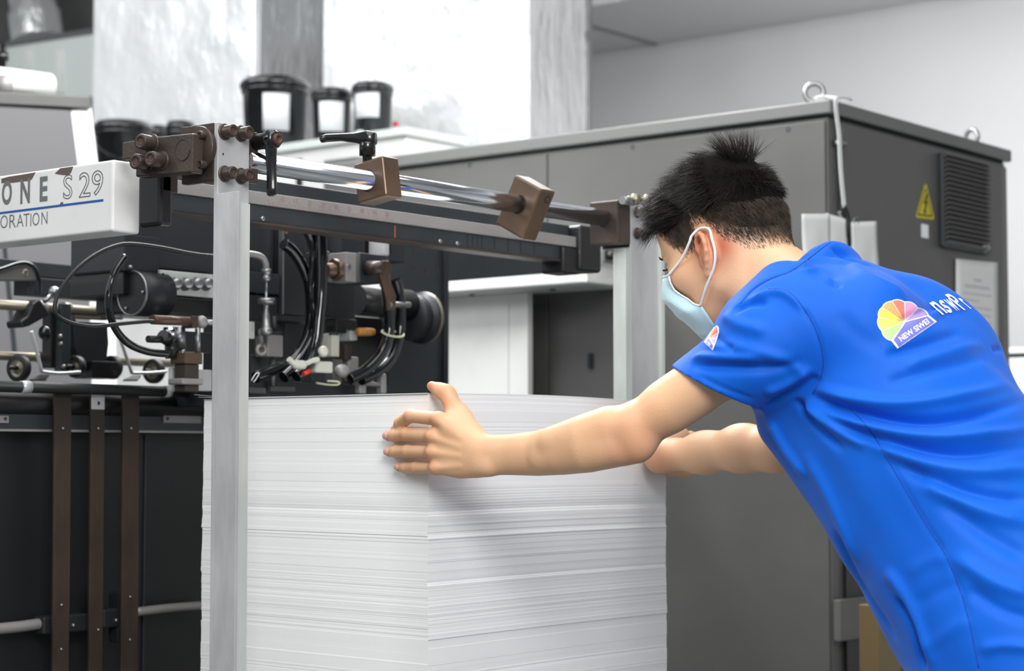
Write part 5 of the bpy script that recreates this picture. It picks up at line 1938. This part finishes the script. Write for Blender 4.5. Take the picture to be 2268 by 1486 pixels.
# eyes
for s_ in (-1, 1):
    MB().ball(hp(.031 * s_, .0835, -.004), .0112, 16).build('eye', 'eye_white', person)
    MB().tube([hp(s_ * (.031 + x), .097 - abs(x - .002) * .35 + .002, -.001 - x * x * 12 - (.002 if x > 0 else 0)) for x in (-.013, -.006, 0, .006, .013, .017)], .0016, 6).build('eyelashes', 'lash', person)
    m = MB()
    for k in range(9):
        x = -.016 + .004 * k
        m.tube([hp(s_ * (.031 + x), .0955 - x * x * 14, .014 - x * x * 6), hp(s_ * (.031 + x + .007), .0965 - (x + .007) ** 2 * 14, .0155 - x * x * 6)], [.0018, .0006], 5)
    m.build('eyebrow', 'hair', person)
# ------------------------------------------------------------------ t-shirt
TX = 2.508
tor = etube([(Vector((TX, 1.430, 1.222)), .115, .060),
             (Vector((TX, 1.383, 1.205)), .176, .117),
             (Vector((TX, 1.315, 1.123)), .182, .139),
             (Vector((TX, 1.246, 1.018)), .184, .150),
             (Vector((TX, 1.184, .908)), .184, .162),
             (Vector((TX, 1.124, .808)), .190, .162),
             (Vector((TX, 1.090, .722)), .196, .166)], (1, 0, 0), .03, 2.3)
CUF = P(1604, 867, 2.742)          # centre of the left cuff
sdir = (LEL - LSH).normalized()
RCU = lerp(RSH, REL, .55)
shirt_p = [
    tor,
    cone(Vector((2.36, 1.405, 1.222)), Vector((2.50, 1.42, 1.258)), .060, .060, .05),
    cone(Vector((2.65, 1.405, 1.215)), Vector((2.53, 1.42, 1.255)), .056, .060, .05),
    # cloth lying over the near collarbone
    cone(P(1668, 706, 2.72), P(1735, 652, 2.745), .042, .046, .03),
    # shoulder blade and back roundness
    ell(Vector((2.42, 1.318, 1.226)), HX, (.085, .075, .07), .04),
    ell(Vector((2.59, 1.328, 1.236)), HX, (.078, .07, .068), .04),
    cone(Vector((2.40, 1.43, 1.09)), Vector((2.42, 1.30, .94)), .044, .046, .05),
    ell(Vector((2.59, 1.285, 1.180)), HX, (.09, .078, .080), .05),
]
sleeve_l = [cone(LSH + Vector((.02, -.01, .0)), lerp(LSH, CUF, .45), .070, .066, .035),
            cone(lerp(LSH, CUF, .3), CUF + sdir * .09, .0655, .0665, .02)]
sleeve_r = [cone(RSH, RCU + (RCU - RSH).normalized() * .05, .056, .058, .03)]
# collar band rising round the neck
collar_c = Vector((2.508, 1.462, 1.288))
cn = (Vector((2.508, 1.50, 1.31)) - Vector((2.508, 1.40, 1.235))).normalized()


def collar_pt(a, lift=0.0, grow=0.0):
    u = Vector((1, 0, 0))
    v = cn.cross(u)
    # a = 0 at the nape (up-back), pi at the throat
    back = Vector((0, -.62, .78))
    r1, r2 = .083 + grow, (.074 if math.cos(a) > 0 else .088) + grow
    p = collar_c + u * r1 * math.sin(a) + back * r2 * math.cos(a)
    p += cn * (lift - .030 * (0.5 - .5 * math.cos(a)) + .004 * math.cos(a))
    return p


for k in range(24):
    a0_, a1_ = 2 * math.pi * k / 24, 2 * math.pi * (k + 1) / 24
    shirt_p.append(cone(collar_pt(a0_, -.014, .004), collar_pt(a1_, -.014, .004), .010, .010, .020))
    shirt_p.append(cone(collar_pt(a0_, -.002, -.004), collar_pt(a1_, -.002, -.004), .0048, .0048, .012))

h_s = 0.0042
bx = [prim_box(p) for p in shirt_p + sleeve_l + sleeve_r]
lo_ = np.min([b[0] for b in bx], 0) - 4 * h_s
hi_ = np.max([b[1] for b in bx], 0) + 4 * h_s
lo_[2] = .70
gx, gy, gz = [axis(lo_[i], hi_[i], h_s, ((CUF[i] - .085, CUF[i] + .065, .0024),)) for i in range(3)]
F = field(shirt_p, gx, gy, gz, h_s)
FL = field(sleeve_l, gx, gy, gz, h_s)
FR = field(sleeve_r, gx, gy, gz, h_s)
Xg, Yg, Zg = gx[:, None, None], gy[None, :, None], gz[None, None, :]


def cut(F, p, n, lim=None):
    n = Vector(n).normalized()
    D = (Xg - p[0]) * n[0] + (Yg - p[1]) * n[1] + (Zg - p[2]) * n[2]
    D = np.broadcast_to(D, F.shape).astype(np.float32)
    if lim is not None:
        c, r = lim
        M_ = ((Xg - c[0]) ** 2 + (Yg - c[1]) ** 2 + (Zg - c[2]) ** 2) < r * r
        return np.where(M_, np.maximum(F, D), F)
    return np.maximum(F, D)


def carve(F, a, b, r0, r1):
    p = cone(a, b, r0, r1)
    D = prim_eval(p, Xg, Yg, Zg).astype(np.float32)
    return np.maximum(F, -D)


cuff_n = (RGT * -.424 - UPV * .905 + FWD * .10).normalized()
FL = cut(FL, CUF, cuff_n)
FL = carve(FL, CUF - sdir * .080, CUF + sdir * .10, .044, .0625)
rdir = (RCU - RSH).normalized()
FR = cut(FR, RCU, rdir)
FR = carve(FR, RCU - rdir * .05, RCU + rdir * .08, .046, .056)
for G_, k_ in ((FL, .028), (FR, .03)):
    hh = np.maximum(k_ - np.abs(F - G_), 0) / k_
    F = np.minimum(F, G_) - hh * hh * k_ * 0.25
F = cut(F, Vector((TX, 1.0, .722)), (0, .1, -1))
# neck opening: cut with the collar plane and hollow it
F = carve(F, collar_c - cn * .02 + Vector((0, 0.004, -.004)), collar_c + cn * .12, .060, .088)
SV, SQ = surface(F, gx, gy, gz)
SV = smooth(SV, SQ, 3)
SN = normals(SV, SQ)
BVH_S0 = BVHTree.FromPolygons([tuple(v) for v in SV], [tuple(q) for q in SQ.tolist()])


def hit(px, py, bvh=None):
    v = ray(px, py)
    loc, nr, idx, d = (bvh or BVH_S0).ray_cast(CAM, v.normalized(), 8)
    return loc, nr


def fold_disp(V, N, folds):
    D = np.zeros(len(V))
    for pl, wd, am in folds:
        P3 = []
        cur = spline([Vector((x, y, 0)) for x, y in pl], 6)
        for c in cur:
            l, _ = hit(c.x, c.y)
            if l is not None:
                P3.append(np.array(l))
        if len(P3) < 2:
            continue
        P3 = np.array(P3)
        lo, hi = P3.min(0) - 3 * wd, P3.max(0) + 3 * wd
        idx = np.where(np.all((V > lo) & (V < hi), axis=1))[0]
        if not len(idx):
            continue
        v = V[idx]
        best = np.full(len(idx), 9.0); bt = np.zeros(len(idx))
        m_ = len(P3) - 1
        for i in range(m_):
            a, b = P3[i], P3[i + 1]
            d = b - a
            L2 = d @ d
            if L2 < 1e-12:
                continue
            t = np.clip(((v - a) @ d) / L2, 0, 1)
            dist = np.linalg.norm(v - a - t[:, None] * d, axis=1)
            u = dist < best
            best = np.where(u, dist, best); bt = np.where(u, (i + t) / m_, bt)
        taper = np.clip(np.minimum(bt, 1 - bt) * 5, 0.05, 1)
        D[idx] += am * taper * np.exp(-(best / wd) ** 2)
    return D


FOLDS = [
    # armpit fan across the back: ridges (+) and valleys (-)
    ([(1790, 872), (1860, 905), (1960, 928), (2080, 930), (2200, 905), (2300, 880)], .009, -.0085),
    ([(1800, 858), (1880, 882), (1980, 895), (2100, 885), (2240, 850)], .010, .006),
    ([(1800, 890), (1900, 935), (2020, 965), (2150, 968), (2300, 945)], .010, .0065),
    ([(1850, 935), (1980, 985), (2120, 1005), (2290, 985)], .010, -.006),
    ([(1900, 960), (2030, 1020), (2160, 1045), (2300, 1040)], .012, .006),
    ([(1960, 1010), (2080, 1070), (2200, 1100), (2300, 1105)], .010, -.005),
    ([(2040, 1060), (2140, 1120), (2290, 1165)], .012, .005),
    ([(1780, 895), (1840, 940), (1920, 990)], .008, .005),
    ([(1760, 880), (1800, 930), (1870, 1000)], .008, -.005),
    ([(1700, 930), (1735, 990), (1790, 1060)], .009, .004),
    ([(2060, 700), (2150, 672), (2200, 662)], .008, .003),
    ([(1990, 715), (2040, 690), (2100, 672)], .006, -.0035),
    ([(1960, 790), (2050, 760), (2130, 735)], .008, -.004),
    ([(2000, 815), (2090, 785), (2180, 760)], .010, .003),
    ([(1960, 850), (2060, 820), (2190, 790)], .010, -.003),
    ([(2200, 775), (2225, 772), (2262, 790)], .005, -.003),
    # shoulder and sleeve
    ([(1660, 665), (1700, 650), (1740, 652), (1790, 690)], .007, .004),
    ([(1625, 690), (1660, 672), (1700, 668)], .006, -.004),
    ([(1800, 590), (1840, 610), (1855, 640)], .009, -.004),
    ([(1770, 605), (1815, 600), (1850, 625)], .008, .004),
    ([(1560, 765), (1640, 770), (1740, 800), (1790, 835)], .010, .003),
    ([(1530, 805), (1600, 812), (1700, 815), (1780, 800)], .009, -.0045),
    ([(1530, 790), (1600, 793), (1690, 795)], .008, .004),
    ([(1600, 695), (1640, 720), (1700, 735)], .010, .003),
    ([(1545, 830), (1600, 858), (1680, 888)], .0045, -.0018),
    ([(1700, 905), (1730, 882), (1790, 850), (1812, 830)], .008, -.004),
    ([(1690, 870), (1740, 850), (1800, 815)], .008, .0035),
    ([(1580, 740), (1600, 760), (1630, 775)], .006, -.003),
    ([(1850, 690), (1900, 740), (1960, 770)], .014, -.002),
    ([(1880, 580), (1940, 620), (2010, 655)], .016, .003),
    ([(1840, 545), (1880, 575), (1930, 590)], .007, -.005),
    ([(1760, 590), (1820, 578), (1880, 590)], .008, .004),
    # front side panel
    ([(1780, 1000), (1850, 1130), (1900, 1250)], .012, .003),
    ([(1850, 1170), (1900, 1280), (1985, 1420)], .012, -.003),
    ([(1985, 1320), (2025, 1390), (2050, 1486)], .007, -.005),
    ([(1960, 1260), (2010, 1330), (2070, 1480)], .010, .004),
    ([(2010, 1270), (2060, 1240), (2110, 1235)], .010, .0018),
    ([(2030, 1340), (2080, 1310), (2130, 1290)], .010, -.0018),
    ([(2050, 1440), (2100, 1400), (2150, 1370)], .010, .0018),
    ([(2080, 1100), (2180, 1180), (2290, 1240)], .014, -.004),
    ([(2110, 1230), (2200, 1290), (2290, 1320)], .012, .004),
    ([(2140, 1300), (2220, 1350), (2290, 1370)], .010, -.003),
    ([(2170, 1440), (2220, 1430), (2300, 1436)], .008, .003),
]
SEAMS = [
    [(1640, 672), (1668, 640), (1705, 618), (1752, 600), (1792, 572), (1818, 552), (1840, 537)],
    [(1702, 640), (1745, 645), (1785, 690), (1812, 745), (1823, 800), (1815, 845), (1800, 872)],
    [(1880, 905), (1925, 950), (1985, 1050), (2050, 1160), (2100, 1240), (2140, 1350), (2168, 1480)],
]
for s_ in SEAMS:
    FOLDS.append((s_, .0032, -.0022))
FOLDS = [(a_, b_ * .85, c_ * (1.9 if abs(c_) > .0024 else 1.2)) for a_, b_, c_ in FOLDS]
D = fold_disp(SV, SN, FOLDS)
# broad soft unevenness of the cloth
q = SV * 1.0
D += .0016 * np.sin(q[:, 0] * 31 + q[:, 2] * 23 + 1.3) * np.sin(q[:, 1] * 27 - q[:, 2] * 17)
D += .0010 * np.sin(q[:, 0] * 61 + q[:, 1] * 43) * np.sin(q[:, 2] * 57 - q[:, 1] * 29 + .7)
SV = SV + SN * D[:, None]
SV = smooth(SV, SQ, 1)
np_mesh('t_shirt', [(SV, SQ)], 'shirt_blue', person)
BVH_S = BVHTree.FromPolygons([tuple(v) for v in SV], [tuple(q_) for q_ in SQ.tolist()])


def drape(pxy, lift):
    out = []
    last = None
    for (x, y) in pxy:
        l, n_ = hit(x, y, BVH_S)
        if l is None:
            dpt = (last[0] - CAM).dot(FWD) if last else 2.8
            l, n_, i_, d_ = BVH_S.find_nearest(P(x, y, dpt))
            if n_.dot(FWD) > .3:
                n_ = -n_
        last = (l, n_)
        out.append(l - ray(x, y).normalized() * 0 + n_ * (lift if n_.dot(FWD) < 0 else -lift))
    return out


for s_ in SEAMS:
    MB().tube(drape([(c.x, c.y) for c in spline([Vector((x, y, 0)) for x, y in s_], 8)], .0001), .0007, 6).build('seam', 'seam_blue', person)
cf = [(1516, 833), (1545, 854), (1590, 878), (1640, 896), (1690, 903)]
MB().tube(drape([(c.x, c.y) for c in spline([Vector((x, y, 0)) for x, y in cf], 8)], .0001), .0005, 6).build('seam', 'seam_blue', person)

# ---- printed badge and lettering, laid on the cloth
def drape_poly(name, matn, polys, lift, parent=None, step=6.0):
    """polys: list of (px polygon as triangle fan centre + rim) -> subdivided, dropped on the shirt"""
    bm = bmesh.new()
    for pl in polys:
        vs = [bm.verts.new((x, y, 0)) for x, y in pl]
        try:
            bm.faces.new(vs)
        except ValueError:
            pass
    bmesh.ops.triangulate(bm, faces=bm.faces)
    for _ in range(6):
        es = [e for e in bm.edges if (e.verts[0].co - e.verts[1].co).length > step]
        if not es:
            break
        bmesh.ops.subdivide_edges(bm, edges=es, cuts=1)
        bmesh.ops.triangulate(bm, faces=[f for f in bm.faces if len(f.verts) > 3])
    V2 = [(v.co.x, v.co.y) for v in bm.verts]
    bm.verts.index_update()
    fs = [[v.index for v in f.verts] for f in bm.faces]
    bm.free()
    P3 = drape(V2, lift)
    m = MB(); m.add(P3, fs, True)
    return m.build(name, matn, parent or person)


# main badge (pixel outline of the fan as printed on the back)
def zpx(x, y, x0=1900, y0=620, s=7.56):
    return (x0 + x / s, y0 + y / s)


hub = zpx(785, 700)
rim = [(560, 1025), (390, 855), (335, 625), (400, 455), (565, 350), (780, 362), (1000, 458), (1185, 590), (1320, 700)]
rim = [zpx(*r) for r in rim]
base = zpx(660, 1150)
cols = [rgb(186, 232, 150), rgb(226, 230, 110), rgb(238, 228, 90), rgb(240, 170, 104), rgb(238, 128, 108), rgb(238, 160, 205), rgb(168, 146, 220), rgb(120, 122, 216)]
for i, c in enumerate(cols):
    mat('badge_tone_%s' % 'green lime yellow orange red pink violet indigo'.split()[i], c, .5, col2=tuple(min(1, q_ * 1.12) for q_ in c[:3]) + (1,), nscale=40)
tn = 'green lime yellow orange red pink violet indigo'.split()


def arc(a, b, bulge=0.16, n=6):
    a, b = Vector(a), Vector(b)
    mid = (a + b) / 2
    h_ = Vector(hub)
    o_ = (mid - h_).normalized() * (b - a).length * bulge
    out = []
    for k in range(n + 1):
        t = k / n
        p = a.lerp(b, t) + o_ * 4 * t * (1 - t)
        out.append((p.x, p.y))
    return out


def grow(pl, c, g_):
    out = []
    for x, y in pl:
        v = Vector((x - c[0], y - c[1]))
        v = v + v.normalized() * g_
        out.append((c[0] + v.x, c[1] + v.y))
    return out


outl = []
for i in range(7):
    outl += arc(rim[i], rim[i + 1])[:-1]
outl += [rim[7], rim[8], base]
badge = drape_poly('badge_border', 'print_white', [[hub, outl[i], outl[(i + 1) % len(outl)]] for i in range(len(outl))], .0004)
bi = []
for i in range(7):
    a_, b_ = Vector(rim[i]), Vector(rim[i + 1])
    h_ = Vector(hub)
    cen = (a_ + b_ + h_) / 3
    pl = [tuple(h_)] + arc(rim[i], rim[i + 1])
    ins = []
    for x, y in pl:
        v = Vector((x, y)) - cen
        ins.append(tuple(cen + v * (1 - 3.4 / max(v.length, 6) * .75)))
    bi.append(drape_poly('badge_wedge', 'badge_tone_' + tn[i], [ins], .0009, badge))
band = [rim[0], hub, rim[7], rim[8], base]
cb = Vector((sum(p[0] for p in band) / 5, sum(p[1] for p in band) / 5))
ins = [tuple(cb + (Vector(p) - cb) * .90) for p in band]
drape_poly('badge_band', 'badge_tone_indigo', [ins], .0009, badge)


def drape_text(name, s, bl, br, tl, matn, lift, parent=None, bold=0.0):
    """bl, br: baseline ends in photo px, tl: top-left"""
    vs, fs = text2d(s, bold)
    x0, x1 = min(v.x for v in vs), max(v.x for v in vs)
    y0, y1 = min(v.y for v in vs), max(v.y for v in vs)
    bl, br, tl = Vector(bl), Vector(br), Vector(tl)
    pts2 = []
    for v in vs:
        p = bl + (br - bl) * ((v.x - x0) / (x1 - x0)) + (tl - bl) * ((v.y - y0) / (y1 - y0))
        pts2.append((p.x, p.y))
    return drape_poly(name, matn, [[pts2[i] for i in f] for f in fs], lift, parent, 4.0)


drape_text('badge_lettering', 'NEW SIWEI', zpx(722, 1040), zpx(1195, 728), zpx(662, 962), 'print_white', .0015, badge, bold=.03)


for nm_, ch, bl_, br_, tl_ in (('letter_n', 'n', (1405, 592), (1497, 555), (1180, 392)), ('letter_s', 's', (1522, 566), (1590, 540), (1330, 362)),
                              ('letter_w', 'w', (1630, 530), (1722, 508), (1425, 340)), ('letter_p', 'P', (1772, 515), (1842, 480), (1450, 262)),
                              ('letter_r', 'r', (1880, 493), (1915, 478), (1665, 320))):
    drape_text(nm_, ch, zpx(*bl_), zpx(*br_), zpx(*tl_), 'print_white', .0012, None, bold=.012)


# sleeve badge
def spx(x, y):
    return (1440 + x / 4.953, 480 + y / 4.953)


srim = [spx(*p) for p in ((590, 1375), (640, 1300), (700, 1215), (735, 1190), (755, 1215), (758, 1270), (735, 1340), (700, 1440))]
sb = drape_poly('sleeve_badge', 'print_white', [[spx(660, 1340), srim[i], srim[(i + 1) % 8]] for i in range(8)] + [[spx(590, 1375), spx(688, 1466), spx(700, 1440)]], .0004, None, 5)
hubs = spx(655, 1335)
for i, (a_, b_) in enumerate((((650, 1300), (708, 1215)), ((712, 1212), (738, 1200)), ((742, 1205), (748, 1262)), ((747, 1275), (728, 1330)))):
    a_, b_ = Vector(spx(*a_)), Vector(spx(*b_))
    c = (Vector(hubs) + a_ + b_) / 3
    drape_poly('badge_wedge', 'badge_tone_' + ['yellow', 'orange', 'red', 'pink'][i], [[tuple(c + (p - c) * .9) for p in (Vector(hubs), a_, b_)]], .0009, sb, 5)
drape_poly('badge_wedge', 'badge_tone_violet', [[spx(665, 1345), spx(728, 1342), spx(700, 1400)]], .0009, sb, 5)
drape_poly('badge_band', 'badge_tone_indigo', [[spx(600, 1375), spx(648, 1342), spx(692, 1410), spx(684, 1450)]], .0009, sb, 5)
drape_text('sleeve_lettering', 'NEW SIWEI', spx(604, 1380), spx(660, 1428), spx(618, 1352), 'print_white', .0015, sb, bold=.02)

# ------------------------------------------------------------------ trousers and shoes (below the frame)
leg = []
for s_, yo in ((-1, .03), (1, -.10)):
    hipp = Vector((TX + .080 * s_, 1.09, .71))
    kn = Vector((TX + .11 * s_, 1.08 + yo, .46)); an = Vector((TX + .12 * s_, .95 + yo, .10))
    leg += [cone(hipp, kn, .088, .068, .04), cone(kn, an, .066, .055, .03)]
leg.append(etube([(Vector((TX, 1.10, .78)), .155, .105), (Vector((TX, 1.085, .70)), .160, .110)], (1, 0, 0), .03))
LV, LQ = solid(leg, .009, sm=2)
np_mesh('trousers', [(LV, LQ)], 'trouser', person)
for s_, yo in ((-1, .03), (1, -.10)):
    c = Vector((TX + .12 * s_, .95 + yo, 0))
    sh = [cone(c + Vector((0, -.03, .045)), c + Vector((0, .15, .030)), .043, .034, .02), cone(c + Vector((0, -.02, .06)), c + Vector((0, -.01, .10)), .045, .046, .02), dict(t='plane', p=A3(c + Vector((0, 0, .001))), n=A3((0, 0, -1)))]
    LV, LQ = solid(sh, .006, sm=1)
    np_mesh('shoe', [(LV, LQ)], 'shoe', person)

# ------------------------------------------------------------------ face mask
def face_pt(az_, u, push=.004):
    """point on the front of the face at azimuth az_ (0 = straight ahead, negative = left) and height u"""
    o_ = hp(0, .018, u)
    d_ = hf * math.cos(az_) + hs_ * math.sin(az_)
    st = o_ + d_ * .25
    l, n_, i_, dd = BVH_B.ray_cast(st, -d_, .25)
    r_ = .06 if l is None else (l - o_).dot(d_)
    return o_, d_, r_


def mask_grid():
    nu, na = 20, 40
    vs = []
    mid = [(.112, -.006), (.124, -.022), (.1285, -.038), (.122, -.060), (.113, -.082), (.104, -.102), (.092, -.120), (.070, -.131)]
    side = [(.060, .072, -.026), (.062, .084, -.048), (.064, .080, -.066), (.066, .064, -.082), (.067, .047, -.094), (.056, .046, -.108), (.040, .050, -.122), (.018, .060, -.131)]
    nv = len(mid) - 1
    for j in range(nu + 1):
        v = j / nu * nv
        k = min(int(v), nv - 1); t = v - k
        mf, mu = [mid[k][i] * (1 - t) + mid[k + 1][i] * t for i in (0, 1)]
        ss, sf, su = [side[k][i] * (1 - t) + side[k + 1][i] * t for i in (0, 1, 2)]
        for i in range(na + 1):
            w_ = i / na * 2 - 1
            a_ = abs(w_)
            s_ = ss * math.sin(w_ * math.pi / 2 * .98)
            f_ = mf + (sf - mf) * (a_ ** 1.9)
            u_ = mu + (su - mu) * (a_ ** 1.5)
            pl_ = .0016 * (1 if (j % 5 in (0, 1)) else 0) * (1 - a_ ** 4)
            p = hp(s_, f_ + pl_, u_)
            l, n_, i_, dd = BVH_B.find_nearest(p)
            if l is not None:
                sg = (p - l).dot(n_)
                if sg < .0035:
                    p = l + n_ * .0035
                elif a_ > .8:
                    p = p.lerp(l + n_ * .0035, min(1, (a_ - .8) * 6) * .85)
            vs.append(p)
    fs = []
    for j in range(nu):
        for i in range(na):
            a_ = j * (na + 1) + i
            fs.append((a_, a_ + 1, a_ + na + 2, a_ + na + 1))
    return vs, fs, nu, na


vs, fs, nu, na = mask_grid()
mk = MB().add(vs, fs, True).build('face_mask', 'mask_blue', person)
sd = mk.modifiers.new('thickness', 'SOLIDIFY'); sd.thickness = .0014
edge_top = vs[:na + 1]
edge_l = [vs[j * (na + 1)] for j in range(nu + 1)]
edge_r = [vs[j * (na + 1) + na] for j in range(nu + 1)]
kk = int(nu * 4 / 7)
for nm_, e_ in (('mask_binding', edge_top), ('mask_binding', edge_l[:kk + 1]), ('mask_binding', edge_r[:kk + 1])):
    MB().tube(e_, .0015, 6).build(nm_, 'mask_white', mk)
for s_, e_ in ((-1, edge_l), (1, edge_r)):
    lp = [e_[0], hp(s_ * .0765, .040, -.016), hp(s_ * .0835, .014, -.003), hp(s_ * .0835, .006, .004), hp(s_ * .0815, -.010, .008), hp(s_ * .085, -.026, -.002), hp(s_ * .0905, -.0275, -.020), hp(s_ * .090, -.024, -.040), hp(s_ * .085, -.010, -.058), hp(s_ * .076, .020, -.076), e_[kk]]
    MB().tube(spline(lp, 8), .0021, 8).build('ear_loop', 'mask_white', mk)

# ------------------------------------------------------------------ hair
def hair_cap():
    ha_ = hair_amount(lsd, lf, lu)
    okv = (ha_ > .036) & on_head & (lu > -.03) & (np.linalg.norm(BV - np.array(hp(-.083, -.006, -.026)), axis=1) > .033) & (np.linalg.norm(BV - np.array(hp(.083, -.006, -.026)), axis=1) > .033)
    keep = okv[BQ].all(1)
    Q_ = BQ[keep]
    used = np.unique(Q_)
    mp_ = np.full(len(BV), -1); mp_[used] = np.arange(len(used))
    up_ = np.clip((lu - .02) / .08, 0, 1)
    amt = .0003 + np.clip((ha_ - .042) / .040, 0, 1) * (.006 + .014 * up_) * (1 - .55 * np.clip((-lf - .035) / .06, 0, 1))
    V_ = BV + BN * amt[:, None]
    return V_[used], mp_[Q_]


cv, cq = hair_cap()
hair = np_mesh('hair', [(cv, cq)], 'hair_base', person)


def strands(n, fn, r0, seg, seed, spread=1.0):
    """tapered three-sided strands; fn(unit direction, rng) -> (root, list of points) or None"""
    rg = np.random.default_rng(seed)
    VV, QQ = [], []
    k = 0
    while k < n:
        d_ = rg.normal(size=3)
        d_ /= np.linalg.norm(d_)
        r = fn(d_, rg)
        if r is None:
            continue
        ptz = r
        k += 1
        base_i = len(VV)
        m_ = len(ptz)
        t0 = ptz[1] - ptz[0]
        a_ = np.cross(t0, rg.normal(size=3)); a_ /= max(np.linalg.norm(a_), 1e-9)
        b_ = np.cross(t0, a_); b_ /= max(np.linalg.norm(b_), 1e-9)
        for i, p in enumerate(ptz):
            w_ = r0 * (1 - (i / (m_ - 1)) ** 1.6 * .93)
            for j in range(3):
                an = 2.0944 * j
                VV.append(p + (a_ * math.cos(an) + b_ * math.sin(an)) * w_)
        for i in range(m_ - 1):
            for j in range(3):
                QQ.append((base_i + i * 3 + j, base_i + i * 3 + (j + 1) % 3, base_i + (i + 1) * 3 + (j + 1) % 3, base_i + (i + 1) * 3 + j))
    return np.array(VV), np.array(QQ)


nHC, nS, nF, nU = np.array(HC), np.array(hs_), np.array(hf), np.array(hu)
CROWN = np.array([-.012, -.070, .084])


def root_on(d_):
    """skull point for a direction in head axes (s,f,u)"""
    o_ = nHC + nU * .03
    w_ = nS * d_[0] + nF * d_[1] + nU * d_[2]
    l, n_, i_, dd = BVH_B.ray_cast(Vector(o_ + w_ * .25), Vector(-w_), .25)
    if l is None:
        return None
    l = np.array(l)
    q_ = l - nHC
    return l, np.array(n_) * (1 if np.dot(np.array(n_), w_) > 0 else -1), np.array([q_ @ nS, q_ @ nF, q_ @ nU])


def mkstrand(root, nrm, loc, L, dirv, lift, rg, seg=6, droop=0.0):
    pz = [root - nrm * .001]
    d_ = nrm * lift + dirv * (1 - lift)
    d_ = d_ / np.linalg.norm(d_)
    p = root
    for i in range(seg):
        d_ = d_ + (dirv - nrm * .10) * .32 + np.array([0, 0, -1]) * droop
        d_ = d_ / np.linalg.norm(d_)
        p = p + d_ * L / seg
        pz.append(p)
    return pz


def top_fn(d_, rg):
    if d_[2] < .05:
        return None
    r = root_on(d_)
    if r is None:
        return None
    root, n_, (s, f, u) = r
    h_ = float(hair_amount(s, f, u))
    if h_ < .038 or u < .036:
        return None
    k = min(1, (h_ - .038) / .03)
    cr = np.array([s, f, u]) - CROWN
    dc = np.linalg.norm(cr)
    crd = (nS * cr[0] + nF * cr[1] + nU * cr[2] * .4)
    crd = crd / max(np.linalg.norm(crd), 1e-6)
    fw = nF * .95 + nS * (s * 3 - .08) + nU * .12
    w_ = np.clip((f + .045) / .05, 0, 1)
    dirv = crd * (1 - w_) + fw * w_
    dirv = dirv - n_ * (dirv @ n_) * .6
    dirv = dirv + rg.normal(size=3) * .16
    dirv /= np.linalg.norm(dirv)
    L = (.022 + .026 * k) * rg.uniform(.75, 1.15)
    lift = .6
    if .022 <= dc < .042 and f > -.06:
        lift = .78
    if dc < .022:
        lift = .85; L = rg.uniform(.034, .066); dirv = dirv * .5 + nU * .75 + nF * .25 + rg.normal(size=3) * .25; dirv /= np.linalg.norm(dirv)
    elif f < -.05:
        L *= .42 if u < .07 else .62
        lift = .35
    if f > .055:
        L = rg.uniform(.040, .060); lift = .35
        dirv = nF * .75 - nU * .42 + nS * (s * 2.2 - .05) + rg.normal(size=3) * .10
        dirv /= np.linalg.norm(dirv)
        return mkstrand(root, n_, None, L, dirv, lift, rg, 7, droop=.12)
    return mkstrand(root, n_, None, L, dirv, lift, rg, 6)


def side_fn(d_, rg):
    r = root_on(d_)
    if r is None:
        return None
    root, n_, (s, f, u) = r
    h_ = float(hair_amount(s, f, u))
    if h_ < 0.001 or h_ > .085 or np.linalg.norm(np.array([s, f, u]) - np.array([-.083, -.006, -.026])) < .031:
        return None
    if rg.random() > .30 + h_ * 22:
        return None
    dirv = -nU * .85 - nF * (.30 if f < .0 else -.05) + rg.normal(size=3) * .12
    dirv = dirv - n_ * (dirv @ n_) * .8
    dirv /= np.linalg.norm(dirv)
    L = (.0045 + .20 * min(h_, .07)) * rg.uniform(.7, 1.15)
    return mkstrand(root, n_, None, L, dirv, .22 + h_ * 3.0, rg, 4)


tv, tq = strands(17000, top_fn, .0005, 6, 11)
np_mesh('top_hair', [(tv, tq)], 'hair', hair)
sv_, sq_ = strands(20000, side_fn, .00028, 4, 12)
np_mesh('side_hair', [(sv_, sq_)], 'hair_short', hair)
